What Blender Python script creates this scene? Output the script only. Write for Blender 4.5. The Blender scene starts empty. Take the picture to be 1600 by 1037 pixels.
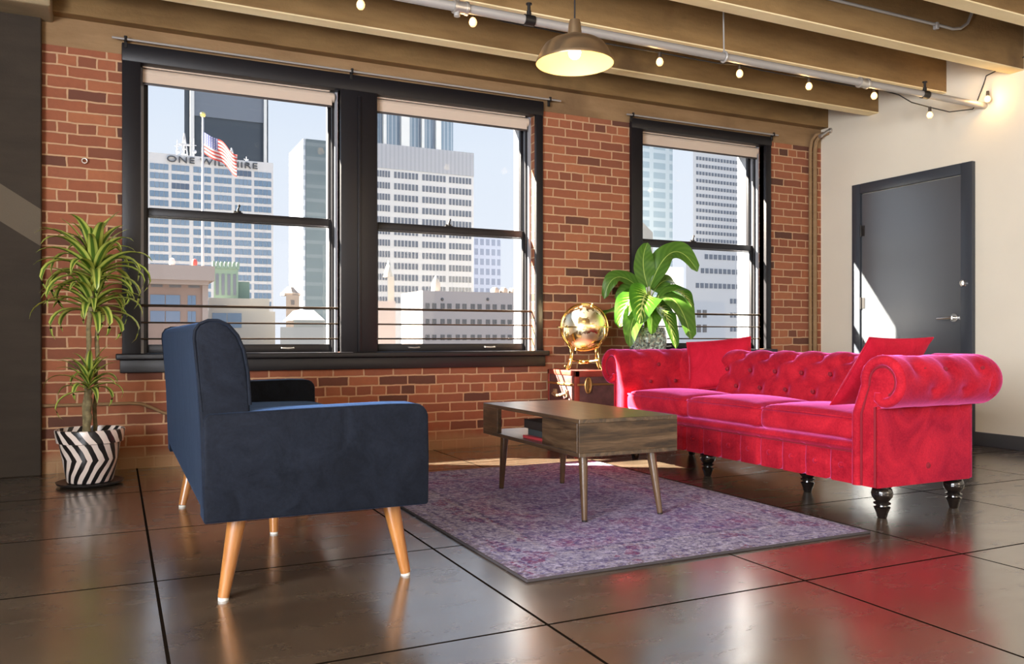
import bpy, bmesh, math, random
from math import sin, cos, pi, radians, sqrt, exp
from mathutils import Vector, Matrix

# ------------------------------------------------------------------ scene, camera, light
scn = bpy.context.scene
COL = scn.collection
YAW = radians(25.7)
FPX = 1287.0
EYE = 0.80
HOR = 528.0

cam_d = bpy.data.cameras.new('camera')
cam_d.sensor_width = 36.0
cam_d.lens = FPX / 1600.0 * 36.0
cam_d.shift_y = (HOR - 518.5) / 1600.0
cam_d.clip_end = 3000
cam = bpy.data.objects.new('camera', cam_d)
COL.objects.link(cam)
cam.location = (0, 0, EYE)
cam.rotation_euler = (pi / 2, 0, -YAW)
scn.camera = cam

scn.view_settings.view_transform = 'Standard'
scn.view_settings.look = 'None'
scn.view_settings.gamma = 1.0
scn.view_settings.use_curve_mapping = False
scn.view_settings.exposure = 0.0
scn.cycles.use_denoising = True
scn.cycles.max_bounces = 8
scn.cycles.diffuse_bounces = 5
scn.cycles.transparent_max_bounces = 16
scn.cycles.caustics_reflective = False
scn.cycles.caustics_refractive = False
scn.cycles.sample_clamp_indirect = 8.0

# sky: pale at the horizon, blue above, the part behind the room brightened as added fill for the facades
world = bpy.data.worlds.new('sky')
scn.world = world
world.use_nodes = True
wn = world.node_tree
wn.nodes.clear()
w_out = wn.nodes.new('ShaderNodeOutputWorld')
w_bg = wn.nodes.new('ShaderNodeBackground')
w_tc = wn.nodes.new('ShaderNodeTexCoord')
w_sp = wn.nodes.new('ShaderNodeSeparateXYZ')
w_rp = wn.nodes.new('ShaderNodeValToRGB')
w_rp.color_ramp.elements[0].position = 0.0
w_rp.color_ramp.elements[0].color = (0.90, 0.93, 1.0, 1)
w_rp.color_ramp.elements[1].position = 0.55
w_rp.color_ramp.elements[1].color = (0.46, 0.63, 0.92, 1)
w_e = w_rp.color_ramp.elements.new(0.22)
w_e.color = (0.83, 0.90, 1.0, 1)
w_mr = wn.nodes.new('ShaderNodeMapRange')
w_mr.inputs['From Min'].default_value = 0.1
w_mr.inputs['From Max'].default_value = -0.5
w_mr.inputs['To Min'].default_value = 1.0
w_mr.inputs['To Max'].default_value = 1.7
wn.links.new(w_tc.outputs['Generated'], w_sp.inputs[0])
wn.links.new(w_sp.outputs['Z'], w_rp.inputs[0])
wn.links.new(w_sp.outputs['Y'], w_mr.inputs['Value'])
wn.links.new(w_rp.outputs[0], w_bg.inputs['Color'])
wn.links.new(w_mr.outputs[0], w_bg.inputs['Strength'])
wn.links.new(w_bg.outputs[0], w_out.inputs[0])

SUN = Vector((1.70, -1.0, -1.39)).normalized()
sun_d = bpy.data.lights.new('sun', 'SUN')
sun_d.energy = 112.0
sun_d.color = (1.0, 0.90, 0.74)
sun_d.angle = radians(0.6)
sun = bpy.data.objects.new('sun', sun_d)
COL.objects.link(sun)
sun.rotation_euler = SUN.to_track_quat('-Z', 'Y').to_euler()
sun.location = (-20, 20, 25)


def area_light(name, loc, direction, sx, sy, energy, color):
    d = bpy.data.lights.new(name, 'AREA')
    d.shape = 'RECTANGLE'
    d.size, d.size_y = sx, sy
    d.energy = energy
    d.color = color
    o = bpy.data.objects.new(name, d)
    COL.objects.link(o)
    o.location = loc
    o.rotation_euler = Vector(direction).to_track_quat('-Z', 'Y').to_euler()
    return o


# unseen fill lamps added in the back wall to brighten the room
FILL_SPANS = [(-1.9, 0.2), (0.7, 2.8), (3.3, 5.4)]
for k, (bx0, bx1) in enumerate(FILL_SPANS):
    area_light('back_fill_lamp', ((bx0 + bx1) / 2, -3.22, 1.6), (0, 1, -0.05), bx1 - bx0, 1.7,
               (5, 20, 72)[k], (1.0, 0.77, 0.50))


# daylight by the tall windows of the left wall, cooler
LEFTWIN = [(-2.5, -0.9), (-0.3, 1.3)]
for (ly0, ly1) in LEFTWIN:
    area_light('left_window_daylight', (-2.62, (ly0 + ly1) / 2, 1.5), (1, 0, 0.42), ly1 - ly0, 1.5, 440, (0.90, 0.93, 1.0))


# ------------------------------------------------------------------ helpers
def ray(x, y):
    u = (x - 800) / FPX
    return Vector((sin(YAW) + u * cos(YAW), cos(YAW) - u * sin(YAW), (HOR - y) / FPX))


def at_y(x, y, Y):
    d = ray(x, y)
    return Vector((0, 0, EYE)) + d * (Y / d.y)


def at_depth(x, y, d):
    return Vector((0, 0, EYE)) + ray(x, y) * d


ORI = {}


def tag(o, label=None, cat=None, group=None, kind=None):
    if label:
        o['label'] = label
    if cat:
        o['category'] = cat
    if group:
        o['group'] = group
    if kind:
        o['kind'] = kind
    return o


def thing(name, label, cat, loc, group=None, kind=None):
    o = bpy.data.objects.new(name, None)
    o.empty_display_size = 0.1
    COL.objects.link(o)
    o.location = loc
    ORI[o.name] = Vector(loc)
    return tag(o, label, cat, group, kind)


def new(name, bm, mat, parent=None, loc=None, smooth=40, label=None, uv=True):
    """link a bmesh given in world coordinates as one mesh object"""
    if parent is not None:
        org = ORI[parent.name]
    else:
        org = Vector(loc) if loc is not None else Vector((0, 0, 0))
    bmesh.ops.transform(bm, matrix=Matrix.Translation(-org), verts=bm.verts)
    me = bpy.data.meshes.new(name)
    bm.normal_update()
    bm.to_mesh(me)
    bm.free()
    mats = mat if isinstance(mat, (list, tuple)) else [mat]
    for m in mats:
        me.materials.append(m)
    if smooth:
        me.shade_smooth()
        me.set_sharp_from_angle(angle=radians(smooth))
    o = bpy.data.objects.new(name, me)
    COL.objects.link(o)
    if parent is not None:
        o.parent = parent
    else:
        o.location = org
    ORI[o.name] = org
    if label:
        o['label'] = label
    return o


def single(name, bm, mat, label, cat, loc, group=None, kind=None, smooth=40):
    o = new(name, bm, mat, None, loc, smooth)
    return tag(o, label, cat, group, kind)


def copy_tree(o, offset=None, parent=None, label=None):
    c = o.copy()
    COL.objects.link(c)
    if parent is not None:
        c.parent = parent
    if offset is not None:
        c.location = Vector(o.location) + Vector(offset)
    for ch in o.children:
        copy_tree(ch, None, c)
    if label:
        c['label'] = label
    return c


def BM():
    return bmesh.new()


def merge(bm, src):
    me = bpy.data.meshes.new('tmp')
    src.to_mesh(me)
    src.free()
    bm.from_mesh(me)
    bpy.data.meshes.remove(me)


def box(bm, x0, x1, y0, y1, z0, z1, bev=0.0, seg=3, M=None):
    t = bmesh.new()
    bmesh.ops.create_cube(t, size=1.0)
    bmesh.ops.transform(t, matrix=Matrix.Translation(((x0 + x1) / 2, (y0 + y1) / 2, (z0 + z1) / 2)) @
                        Matrix.Diagonal((abs(x1 - x0), abs(y1 - y0), abs(z1 - z0), 1)), verts=t.verts)
    if bev > 0:
        bmesh.ops.bevel(t, geom=list(t.edges), offset=bev, segments=seg, profile=0.5, affect='EDGES', clamp_overlap=True)
    if M is not None:
        bmesh.ops.transform(t, matrix=M, verts=t.verts)
    merge(bm, t)
    return bm


def frames(pts):
    """parallel transported frames along a polyline"""
    pts = [Vector(p) for p in pts]
    T = []
    for i in range(len(pts)):
        a = pts[max(i - 1, 0)]
        b = pts[min(i + 1, len(pts) - 1)]
        T.append((b - a).normalized())
    n = T[0].orthogonal().normalized()
    out = []
    for i, t in enumerate(T):
        n = (n - t * n.dot(t))
        if n.length < 1e-6:
            n = t.orthogonal()
        n.normalize()
        out.append((pts[i], n.copy(), t.cross(n).normalized()))
    return out


def tube(bm, pts, r, seg=10, cap=True, closed=False):
    if closed:
        pts = list(pts) + [pts[0], pts[1]]
    fr = frames(pts)
    if closed:
        fr = fr[:-1]
    rad = r if isinstance(r, (list, tuple)) else [r] * len(fr)
    rings = []
    for k, (p, n, b) in enumerate(fr):
        rings.append([bm.verts.new(p + (n * cos(2 * pi * i / seg) + b * sin(2 * pi * i / seg)) * rad[k]) for i in range(seg)])
    for k in range(len(rings) - 1):
        for i in range(seg):
            j = (i + 1) % seg
            bm.faces.new((rings[k][i], rings[k][j], rings[k + 1][j], rings[k + 1][i]))
    if cap and not closed:
        bm.faces.new(list(reversed(rings[0])))
        bm.faces.new(rings[-1])
    return bm


def lathe(bm, prof, c, seg=32, close_ends=False):
    """prof: (radius, z) list about a vertical axis through c"""
    c = Vector(c)
    rings = []
    for r, z in prof:
        if r < 1e-5:
            rings.append([bm.verts.new(c + Vector((0, 0, z)))])
        else:
            rings.append([bm.verts.new(c + Vector((r * cos(2 * pi * i / seg), r * sin(2 * pi * i / seg), z))) for i in range(seg)])
    for k in range(len(rings) - 1):
        a, b = rings[k], rings[k + 1]
        for i in range(seg):
            j = (i + 1) % seg
            if len(a) == 1 and len(b) > 1:
                bm.faces.new((a[0], b[j], b[i]))
            elif len(b) == 1 and len(a) > 1:
                bm.faces.new((a[i], a[j], b[0]))
            elif len(a) > 1:
                bm.faces.new((a[i], a[j], b[j], b[i]))
    bmesh.ops.recalc_face_normals(bm, faces=bm.faces)
    return bm


def ball(bm, c, r, seg=16, rings=10, scale=(1, 1, 1), M=None):
    t = bmesh.new()
    bmesh.ops.create_uvsphere(t, u_segments=seg, v_segments=rings, radius=r)
    m = Matrix.Translation(c) @ (M if M is not None else Matrix.Identity(4)) @ Matrix.Diagonal((*scale, 1))
    bmesh.ops.transform(t, matrix=m, verts=t.verts)
    merge(bm, t)
    return bm


def resample(pts, step):
    """even points along a closed 2-D outline"""
    out = []
    n = len(pts)
    for i in range(n):
        a, b = Vector(pts[i]), Vector(pts[(i + 1) % n])
        k = max(1, int((b - a).length / step))
        for j in range(k):
            out.append(a.lerp(b, j / k))
    return out


def extrude_profile(prof, t0, t1, place, nseg, disp=None, step=0.02):
    """closed 2-D outline swept from t0 to t1; place(u, v, t) gives the point; disp(u, v, nu, nv, t) the push along the outline normal"""
    bm = bmesh.new()
    P = resample(prof, step)
    n = len(P)
    area = sum(P[i].x * P[(i + 1) % n].y - P[(i + 1) % n].x * P[i].y for i in range(n))
    s = 1 if area > 0 else -1
    rings = []
    for k in range(nseg + 1):
        t = t0 + (t1 - t0) * k / nseg
        ring = []
        for i in range(n):
            tan = (P[(i + 1) % n] - P[i - 1]).normalized()
            nrm = Vector((tan.y, -tan.x)) * s
            q = P[i].copy()
            if disp:
                q = q + nrm * disp(q.x, q.y, nrm, t)
            ring.append(bm.verts.new(place(q.x, q.y, t)))
        rings.append(ring)
    for k in range(nseg):
        for i in range(n):
            j = (i + 1) % n
            bm.faces.new((rings[k][i], rings[k][j], rings[k + 1][j], rings[k + 1][i]))
    bm.faces.new(rings[0])
    bm.faces.new(rings[-1])
    bmesh.ops.recalc_face_normals(bm, faces=bm.faces)
    return bm


def soft_block(x0, x1, y0, y1, z0, z1, r=0.04, crown=0.0, n=18, M=None, pinch=0.0):
    """upholstered block: rounded box whose faces puff out"""
    bm = bmesh.new()
    bmesh.ops.create_cube(bm, size=2.0)
    bmesh.ops.subdivide_edges(bm, edges=list(bm.edges), cuts=n, use_grid_fill=True)
    hx, hy, hz = (x1 - x0) / 2, (y1 - y0) / 2, (z1 - z0) / 2
    c = Vector(((x0 + x1) / 2, (y0 + y1) / 2, (z0 + z1) / 2))
    r = min(r, hx, hy, hz)
    for v in bm.verts:
        p = v.co.copy()
        q = Vector((p.x * hx, p.y * hy, p.z * hz))
        k = Vector((max(-hx + r, min(hx - r, q.x)), max(-hy + r, min(hy - r, q.y)), max(-hz + r, min(hz - r, q.z))))
        d = q - k
        if d.length > 1e-9:
            q = k + d.normalized() * r
        fx, fy, fz = 1 - p.x ** 2, 1 - p.y ** 2, 1 - p.z ** 2
        q.z += crown * (fx * fy) ** 0.5 * (1 if p.z > 0 else -0.3) * abs(p.z)
        q.x += crown * 0.5 * sqrt(max(fy * fz, 0)) * p.x
        q.y += crown * 0.5 * sqrt(max(fx * fz, 0)) * p.y
        v.co = c + q
    if M is not None:
        bmesh.ops.transform(bm, matrix=M, verts=bm.verts)
    return bm


# ------------------------------------------------------------------ materials
def nodes(name):
    m = bpy.data.materials.new(name)
    m.use_nodes = True
    nt = m.node_tree
    p = nt.nodes['Principled BSDF']
    return m, nt, p


def mat(name, base, rough=0.5, metal=0.0, sheen=0.0, sheen_tint=None, coat=0.0, emit=None, estr=0.0, spec=None, coat_ior=1.5, coat_rough=0.03,
        noise=0.0, nscale=8.0, bump=0.0, bscale=60.0):
    m, nt, p = nodes(name)
    p.inputs['Base Color'].default_value = (*base, 1)
    p.inputs['Roughness'].default_value = rough
    p.inputs['Metallic'].default_value = metal
    if sheen:
        p.inputs['Sheen Weight'].default_value = sheen
        p.inputs['Sheen Roughness'].default_value = 0.4
        if sheen_tint:
            p.inputs['Sheen Tint'].default_value = (*sheen_tint, 1)
    if coat:
        p.inputs['Coat Weight'].default_value = coat
        p.inputs['Coat IOR'].default_value = coat_ior
        p.inputs['Coat Roughness'].default_value = coat_rough
    if spec is not None:
        p.inputs['Specular IOR Level'].default_value = spec
    if emit:
        p.inputs['Emission Color'].default_value = (*emit, 1)
        p.inputs['Emission Strength'].default_value = estr
    L = nt.links.new
    tc = nt.nodes.new('ShaderNodeTexCoord')
    if noise:
        nz = nt.nodes.new('ShaderNodeTexNoise')
        nz.inputs['Scale'].default_value = nscale
        nz.inputs['Detail'].default_value = 6
        L(tc.outputs['Object'], nz.inputs['Vector'])
        rp = nt.nodes.new('ShaderNodeValToRGB')
        rp.color_ramp.elements[0].position = 0.3
        rp.color_ramp.elements[1].position = 0.7
        rp.color_ramp.elements[0].color = (*[c * (1 - noise) for c in base], 1)
        rp.color_ramp.elements[1].color = (*[min(1, c * (1 + noise)) for c in base], 1)
        L(nz.outputs['Fac'], rp.inputs[0])
        L(rp.outputs[0], p.inputs['Base Color'])
    if bump:
        nb = nt.nodes.new('ShaderNodeTexNoise')
        nb.inputs['Scale'].default_value = bscale
        nb.inputs['Detail'].default_value = 4
        L(tc.outputs['Object'], nb.inputs['Vector'])
        b = nt.nodes.new('ShaderNodeBump')
        b.inputs['Strength'].default_value = bump
        b.inputs['Distance'].default_value = 0.01
        L(nb.outputs['Fac'], b.inputs['Height'])
        L(b.outputs[0], p.inputs['Normal'])
    return m


class N:
    """small node builder"""

    def __init__(self, nt):
        self.nt = nt

    def n(self, t, **kw):
        x = self.nt.nodes.new(t)
        for k, v in kw.items():
            setattr(x, k, v)
        return x

    def link(self, a, b):
        self.nt.links.new(a, b)

    def math(self, op, a, b=None, c=None, clamp=False):
        x = self.n('ShaderNodeMath', operation=op)
        x.use_clamp = clamp
        for i, v in enumerate((a, b, c)):
            if v is None:
                continue
            if isinstance(v, (int, float)):
                x.inputs[i].default_value = v
            else:
                self.link(v, x.inputs[i])
        return x.outputs[0]

    def mix(self, f, a, b):
        x = self.n('ShaderNodeMix', data_type='RGBA')
        for s, v in ((x.inputs[0], f), (x.inputs[6], a), (x.inputs[7], b)):
            if isinstance(v, (int, float)):
                s.default_value = v
            elif isinstance(v, tuple):
                s.default_value = (*v, 1)
            else:
                self.link(v, s)
        return x.outputs[2]

    def noise(self, vec, scale, detail=5, rough=0.55, dist=0.0):
        x = self.n('ShaderNodeTexNoise')
        x.inputs['Scale'].default_value = scale
        x.inputs['Detail'].default_value = detail
        x.inputs['Roughness'].default_value = rough
        x.inputs['Distortion'].default_value = dist
        if vec is not None:
            self.link(vec, x.inputs['Vector'])
        return x

    def ramp(self, f, stops, interp='LINEAR'):
        x = self.n('ShaderNodeValToRGB')
        cr = x.color_ramp
        cr.interpolation = interp
        while len(cr.elements) < len(stops):
            cr.elements.new(0.5)
        for e, (pos, c) in zip(cr.elements, stops):
            e.position = pos
            e.color = (*c, 1) if len(c) == 3 else c
        self.link(f, x.inputs[0])
        return x.outputs[0]

    def coord(self, out='Object'):
        return self.n('ShaderNodeTexCoord').outputs[out]

    def xyz(self, v):
        s = self.n('ShaderNodeSeparateXYZ')
        self.link(v, s.inputs[0])
        return s.outputs

    def comb(self, x, y, z):
        c = self.n('ShaderNodeCombineXYZ')
        for i, v in enumerate((x, y, z)):
            if isinstance(v, (int, float)):
                c.inputs[i].default_value = v
            else:
                self.link(v, c.inputs[i])
        return c.outputs[0]

    def bump(self, h, strength, dist=0.01):
        b = self.n('ShaderNodeBump')
        b.inputs['Strength'].default_value = strength
        b.inputs['Distance'].default_value = dist
        self.link(h, b.inputs['Height'])
        return b.outputs[0]


def brick_material():
    m, nt, p = nodes('old_red_brick')
    k = N(nt)
    co = k.coord()
    x, y, z = k.xyz(co)
    wob = k.noise(co, 9.0, 3)
    wx, wy, wz = k.xyz(wob.outputs['Color'])
    u = k.math('ADD', k.math('ADD', x, k.math('MULTIPLY', y, 1.0)), k.math('MULTIPLY', k.math('SUBTRACT', wx, 0.5), 0.018))
    v = k.math('ADD', z, k.math('MULTIPLY', k.math('SUBTRACT', wy, 0.5), 0.014))
    bt = k.n('ShaderNodeTexBrick')
    bt.offset = 0.5
    bt.squash = 0.5
    bt.squash_frequency = 6
    bt.inputs['Color1'].default_value = (0, 0, 0, 1)
    bt.inputs['Color2'].default_value = (1, 1, 1, 1)
    bt.inputs['Mortar'].default_value = (0.5, 0.5, 0.5, 1)
    bt.inputs['Scale'].default_value = 1.0
    bt.inputs['Brick Width'].default_value = 0.212
    bt.inputs['Row Height'].default_value = 0.0672
    bt.inputs['Mortar Size'].default_value = 0.0058
    bt.inputs['Mortar Smooth'].default_value = 0.25
    k.link(k.comb(u, v, 0.0), bt.inputs['Vector'])
    tone = k.ramp(bt.outputs['Color'], [(0.0, (0.07, 0.03, 0.02)), (0.07, (0.13, 0.045, 0.028)), (0.12, (0.24, 0.075, 0.038)),
                                        (0.55, (0.34, 0.105, 0.048)), (0.8, (0.43, 0.15, 0.065)), (1.0, (0.30, 0.095, 0.05))])
    dirt = k.noise(co, 26.0, 6, 0.65)
    tone = k.mix(k.math('MULTIPLY', dirt.outputs['Fac'], 0.5), tone, (0.16, 0.058, 0.03))
    mort = k.mix(dirt.outputs['Fac'], (0.60, 0.38, 0.22), (0.46, 0.27, 0.15))
    c = k.mix(bt.outputs['Fac'], tone, mort)
    # cement splashed along the foot of the wall
    big = k.noise(co, 5.0, 5)
    foot = k.math('ADD', k.math('MULTIPLY', z, 9.0), k.math('MULTIPLY', big.outputs['Fac'], -1.6))
    fm = k.math('SUBTRACT', 0.55, foot, clamp=True)
    c = k.mix(k.math('MINIMUM', fm, 0.85), c, (0.40, 0.25, 0.13))
    k.link(c, p.inputs['Base Color'])
    p.inputs['Roughness'].default_value = 0.85
    h = k.math('ADD', k.math('MULTIPLY', bt.outputs['Fac'], -1.0), k.math('MULTIPLY', dirt.outputs['Fac'], 0.35))
    k.link(k.bump(h, 0.7, 0.008), p.inputs['Normal'])
    return m


def concrete_material(name, dark, light, stain=(0.1, 0.07, 0.04), band=False):
    m, nt, p = nodes(name)
    k = N(nt)
    co = k.coord()
    mp = k.n('ShaderNodeMapping')
    mp.inputs['Scale'].default_value = (0.6, 2.0, 3.0)
    k.link(co, mp.inputs[0])
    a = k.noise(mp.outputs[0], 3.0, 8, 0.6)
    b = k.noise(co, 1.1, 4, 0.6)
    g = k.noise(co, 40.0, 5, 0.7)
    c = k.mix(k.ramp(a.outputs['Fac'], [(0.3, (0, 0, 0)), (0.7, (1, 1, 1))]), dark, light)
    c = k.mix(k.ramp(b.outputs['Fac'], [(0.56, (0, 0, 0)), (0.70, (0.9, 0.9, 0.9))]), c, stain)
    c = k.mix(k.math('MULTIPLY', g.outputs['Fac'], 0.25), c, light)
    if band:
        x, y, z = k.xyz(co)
        # slanting strip of lighter colour across the column
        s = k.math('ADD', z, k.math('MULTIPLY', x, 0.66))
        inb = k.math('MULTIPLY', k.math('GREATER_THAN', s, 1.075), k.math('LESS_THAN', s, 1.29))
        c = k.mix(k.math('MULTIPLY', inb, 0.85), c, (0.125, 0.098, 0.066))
    k.link(c, p.inputs['Base Color'])
    p.inputs['Roughness'].default_value = 0.8
    k.link(k.bump(k.math('ADD', a.outputs['Fac'], k.math('MULTIPLY', g.outputs['Fac'], 0.6)), 0.5, 0.01), p.inputs['Normal'])
    return m


def floor_material():
    m, nt, p = nodes('polished_brown_concrete')
    k = N(nt)
    co = k.coord()
    x, y, z = k.xyz(co)
    mp = k.n('ShaderNodeMapping')
    mp.inputs['Rotation'].default_value = (0, 0, 0.5)
    mp.inputs['Scale'].default_value = (0.7, 1.6, 1)
    k.link(co, mp.inputs[0])
    a = k.noise(mp.outputs[0], 1.6, 9, 0.62, 0.8)
    b = k.noise(mp.outputs[0], 6.0, 8, 0.65, 0.4)
    g = k.noise(co, 90.0, 3)
    c = k.ramp(a.outputs['Fac'], [(0.25, (0.036, 0.024, 0.014)), (0.5, (0.082, 0.056, 0.035)), (0.75, (0.17, 0.125, 0.082))])
    c = k.mix(k.math('MULTIPLY', b.outputs['Fac'], 0.45), c, (0.050, 0.030, 0.019))
    c = k.mix(k.math('MULTIPLY', g.outputs['Fac'], 0.12), c, (0.3, 0.22, 0.15))
    joint = None
    for ax, vals in ((x, (-1.81, -0.85, 0.118, 1.087, 2.05, 2.83, 3.8, 4.78)), (y, (-1.7, -0.75, 0.15, 1.09, 2.03, 2.95, 3.75, 4.7))):
        for val in vals:
            d = k.math('LESS_THAN', k.math('ABSOLUTE', k.math('SUBTRACT', ax, val)), 0.0048)
            joint = d if joint is None else k.math('MAXIMUM', joint, d)
    # hairline cracks
    vo = k.n('ShaderNodeTexVoronoi', feature='DISTANCE_TO_EDGE')
    vo.inputs['Scale'].default_value = 0.55
    wv = k.n('ShaderNodeVectorMath', operation='ADD')
    sc = k.n('ShaderNodeVectorMath', operation='SCALE')
    sc.inputs['Scale'].default_value = 0.5
    k.link(b.outputs['Color'], sc.inputs[0])
    k.link(co, wv.inputs[0])
    k.link(sc.outputs[0], wv.inputs[1])
    k.link(wv.outputs[0], vo.inputs['Vector'])
    crack = k.math('MULTIPLY', k.math('LESS_THAN', vo.outputs['Distance'], 0.0022), 0.6)
    c = k.mix(crack, c, (0.04, 0.024, 0.015))
    c = k.mix(joint, c, (0.010, 0.007, 0.005))
    k.link(c, p.inputs['Base Color'])
    r = k.ramp(b.outputs['Fac'], [(0.3, (0.17, 0.17, 0.17)), (0.55, (0.25, 0.25, 0.25)), (0.75, (0.38, 0.38, 0.38))])
    r = k.math('MAXIMUM', r, k.math('MULTIPLY', joint, 0.8))
    k.link(r, p.inputs['Roughness'])
    k.link(k.math('MULTIPLY', k.math('SUBTRACT', 1.0, joint), 0.5), p.inputs['Specular IOR Level'])
    k.link(k.math('MULTIPLY', k.math('SUBTRACT', 1.0, joint), 1.0), p.inputs['Coat Weight'])
    p.inputs['Coat IOR'].default_value = 1.7
    p.inputs['IOR'].default_value = 1.7
    p.inputs['Coat Roughness'].default_value = 0.19
    h = k.math('ADD', k.math('MULTIPLY', joint, -1.0), k.math('MULTIPLY', b.outputs['Fac'], 0.12))
    h = k.math('ADD', h, k.math('MULTIPLY', g.outputs['Fac'], 0.02))
    k.link(k.bump(h, 0.10, 0.02), p.inputs['Normal'])
    return m


def wood_material(name, stops, axis='Y', scale=1.0, rough=0.4, coat=0.0, stretch=14.0):
    m, nt, p = nodes(name)
    k = N(nt)
    co = k.coord()
    mp = k.n('ShaderNodeMapping')
    s = [stretch * scale] * 3
    s['XYZ'.index(axis)] = 1.3 * scale
    mp.inputs['Scale'].default_value = s
    k.link(co, mp.inputs[0])
    a = k.noise(mp.outputs[0], 1.9, 9, 0.68, 0.8)
    b = k.noise(mp.outputs[0], 8.0, 6, 0.7)
    f = k.math('ADD', k.math('MULTIPLY', a.outputs['Fac'], 0.75), k.math('MULTIPLY', b.outputs['Fac'], 0.25))
    k.link(k.ramp(f, stops), p.inputs['Base Color'])
    p.inputs['Roughness'].default_value = rough
    p.inputs['Coat Weight'].default_value = coat
    p.inputs['Coat Roughness'].default_value = 0.3
    k.link(k.bump(f, 0.12, 0.004), p.inputs['Normal'])
    return m


def velvet_material(name, a, b, sheen, tint, scale=5.0):
    m, nt, p = nodes(name)
    k = N(nt)
    co = k.coord()
    n1 = k.noise(co, scale, 8, 0.68, 1.2)
    n2 = k.noise(co, 220.0, 2)
    n3 = k.noise(co, 110.0, 3, 0.7)
    fl = k.math('ADD', n1.outputs['Fac'], k.math('MULTIPLY', k.math('SUBTRACT', n3.outputs['Fac'], 0.5), 0.45))
    k.link(k.mix(k.ramp(fl, [(0.35, (0, 0, 0)), (0.68, (1, 1, 1))]), a, b), p.inputs['Base Color'])
    p.inputs['Roughness'].default_value = 0.8
    p.inputs['Specular IOR Level'].default_value = 0.15
    p.inputs['Sheen Weight'].default_value = sheen
    p.inputs['Sheen Roughness'].default_value = 0.35
    p.inputs['Sheen Tint'].default_value = (*tint, 1)
    h = k.math('ADD', k.math('MULTIPLY', n1.outputs['Fac'], 1.0), k.math('MULTIPLY', n2.outputs['Fac'], 0.12))
    k.link(k.bump(h, 0.3, 0.012), p.inputs['Normal'])
    return m


def glass_material():
    m = bpy.data.materials.new('window_glass')
    m.use_nodes = True
    nt = m.node_tree
    nt.nodes.clear()
    k = N(nt)
    out = k.n('ShaderNodeOutputMaterial')
    t = k.n('ShaderNodeBsdfTransparent')
    t.inputs[0].default_value = (0.97, 0.98, 0.99, 1)
    g = k.n('ShaderNodeBsdfGlossy')
    g.inputs['Roughness'].default_value = 0.02
    f = k.n('ShaderNodeLayerWeight')
    f.inputs[0].default_value = 0.5
    mx = k.n('ShaderNodeMixShader')
    k.link(k.math('MULTIPLY_ADD', k.math('POWER', f.outputs['Facing'], 5.0), 0.3, 0.004), mx.inputs[0])
    k.link(t.outputs[0], mx.inputs[1])
    k.link(g.outputs[0], mx.inputs[2])
    k.link(mx.outputs[0], out.inputs[0])
    return m


M = {}
M['brick'] = brick_material()
M['ceil'] = concrete_material('board_marked_concrete', (0.16, 0.088, 0.028), (0.29, 0.175, 0.066), (0.08, 0.042, 0.014))
M['soffit'] = concrete_material('bounce_tinted_soffit', (0.80, 0.64, 0.36), (0.93, 0.79, 0.50), (0.62, 0.46, 0.23))  # paler than the beams: light bounced off the floor is in this colour
M['header'] = concrete_material('plastered_concrete', (0.20, 0.115, 0.048), (0.33, 0.205, 0.10), (0.15, 0.085, 0.038))
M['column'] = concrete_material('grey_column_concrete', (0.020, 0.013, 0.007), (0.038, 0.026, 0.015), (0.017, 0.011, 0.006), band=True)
M['capital'] = concrete_material('capital_concrete', (0.20, 0.15, 0.085), (0.34, 0.26, 0.15))
M['floor'] = floor_material()
M['white_wall'] = mat('warm_white_plaster', (0.78, 0.71, 0.575), 0.75, bump=0.06, bscale=120, noise=0.03, nscale=2)
M['plain_wall'] = mat('grey_plaster', (0.42, 0.37, 0.31), 0.85, noise=0.05)
M['black_wood'] = mat('black_painted_wood', (0.009, 0.008, 0.010), 0.42, spec=0.35, bump=0.05, bscale=40)
M['jamb'] = mat('grey_jamb_lining', (0.30, 0.31, 0.34), 0.5)
M['door'] = mat('slate_painted_door', (0.036, 0.042, 0.050), 0.36, coat=1.0, coat_ior=2.1, coat_rough=0.27, bump=0.03, bscale=25)
M['door_frame'] = mat('slate_painted_frame', (0.040, 0.046, 0.057), 0.36)
M['base'] = mat('dark_baseboard_paint', (0.05, 0.05, 0.055), 0.4)
M['glass'] = glass_material()
M['blind'] = mat('beige_blind_cloth', (0.62, 0.50, 0.40), 0.85, bump=0.1, bscale=400)
M['blind_bar'] = mat('dark_hem_bar', (0.05, 0.04, 0.04), 0.5)
M['steel'] = mat('galvanised_steel', (0.55, 0.52, 0.48), 0.38, 0.75)
M['pipe'] = mat('grey_painted_pipe', (0.36, 0.34, 0.32), 0.38, 0.15)
M['black_metal'] = mat('black_metal', (0.02, 0.018, 0.017), 0.45, 0.5)
M['bronze'] = mat('dark_bronze_bar', (0.055, 0.035, 0.02), 0.45, 0.4)
M['chrome'] = mat('satin_nickel', (0.72, 0.70, 0.66), 0.25, 1.0)
M['brass'] = mat('polished_gold', (0.92, 0.64, 0.22), 0.14, 1.0)
M['brass_old'] = mat('aged_brass', (0.62, 0.36, 0.13), 0.4, 0.9)
M['red_velvet'] = velvet_material('crimson_velvet', (0.28, 0.004, 0.015), (0.54, 0.015, 0.030), 0.95, (1.0, 0.18, 0.55), 4.0)
M['red_velvet_dark'] = mat('crimson_button_velvet', (0.22, 0.003, 0.014), 0.85, sheen=0.2, sheen_tint=(1, 0.2, 0.4))
M['pillow'] = velvet_material('crimson_pillow_velvet', (0.40, 0.006, 0.022), (0.54, 0.011, 0.034), 0.5, (1.0, 0.16, 0.32), 6.0)
M['navy'] = velvet_material('navy_velvet', (0.0035, 0.0048, 0.0085), (0.0085, 0.0112, 0.0185), 0.30, (0.20, 0.38, 0.80), 9.0)
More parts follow.
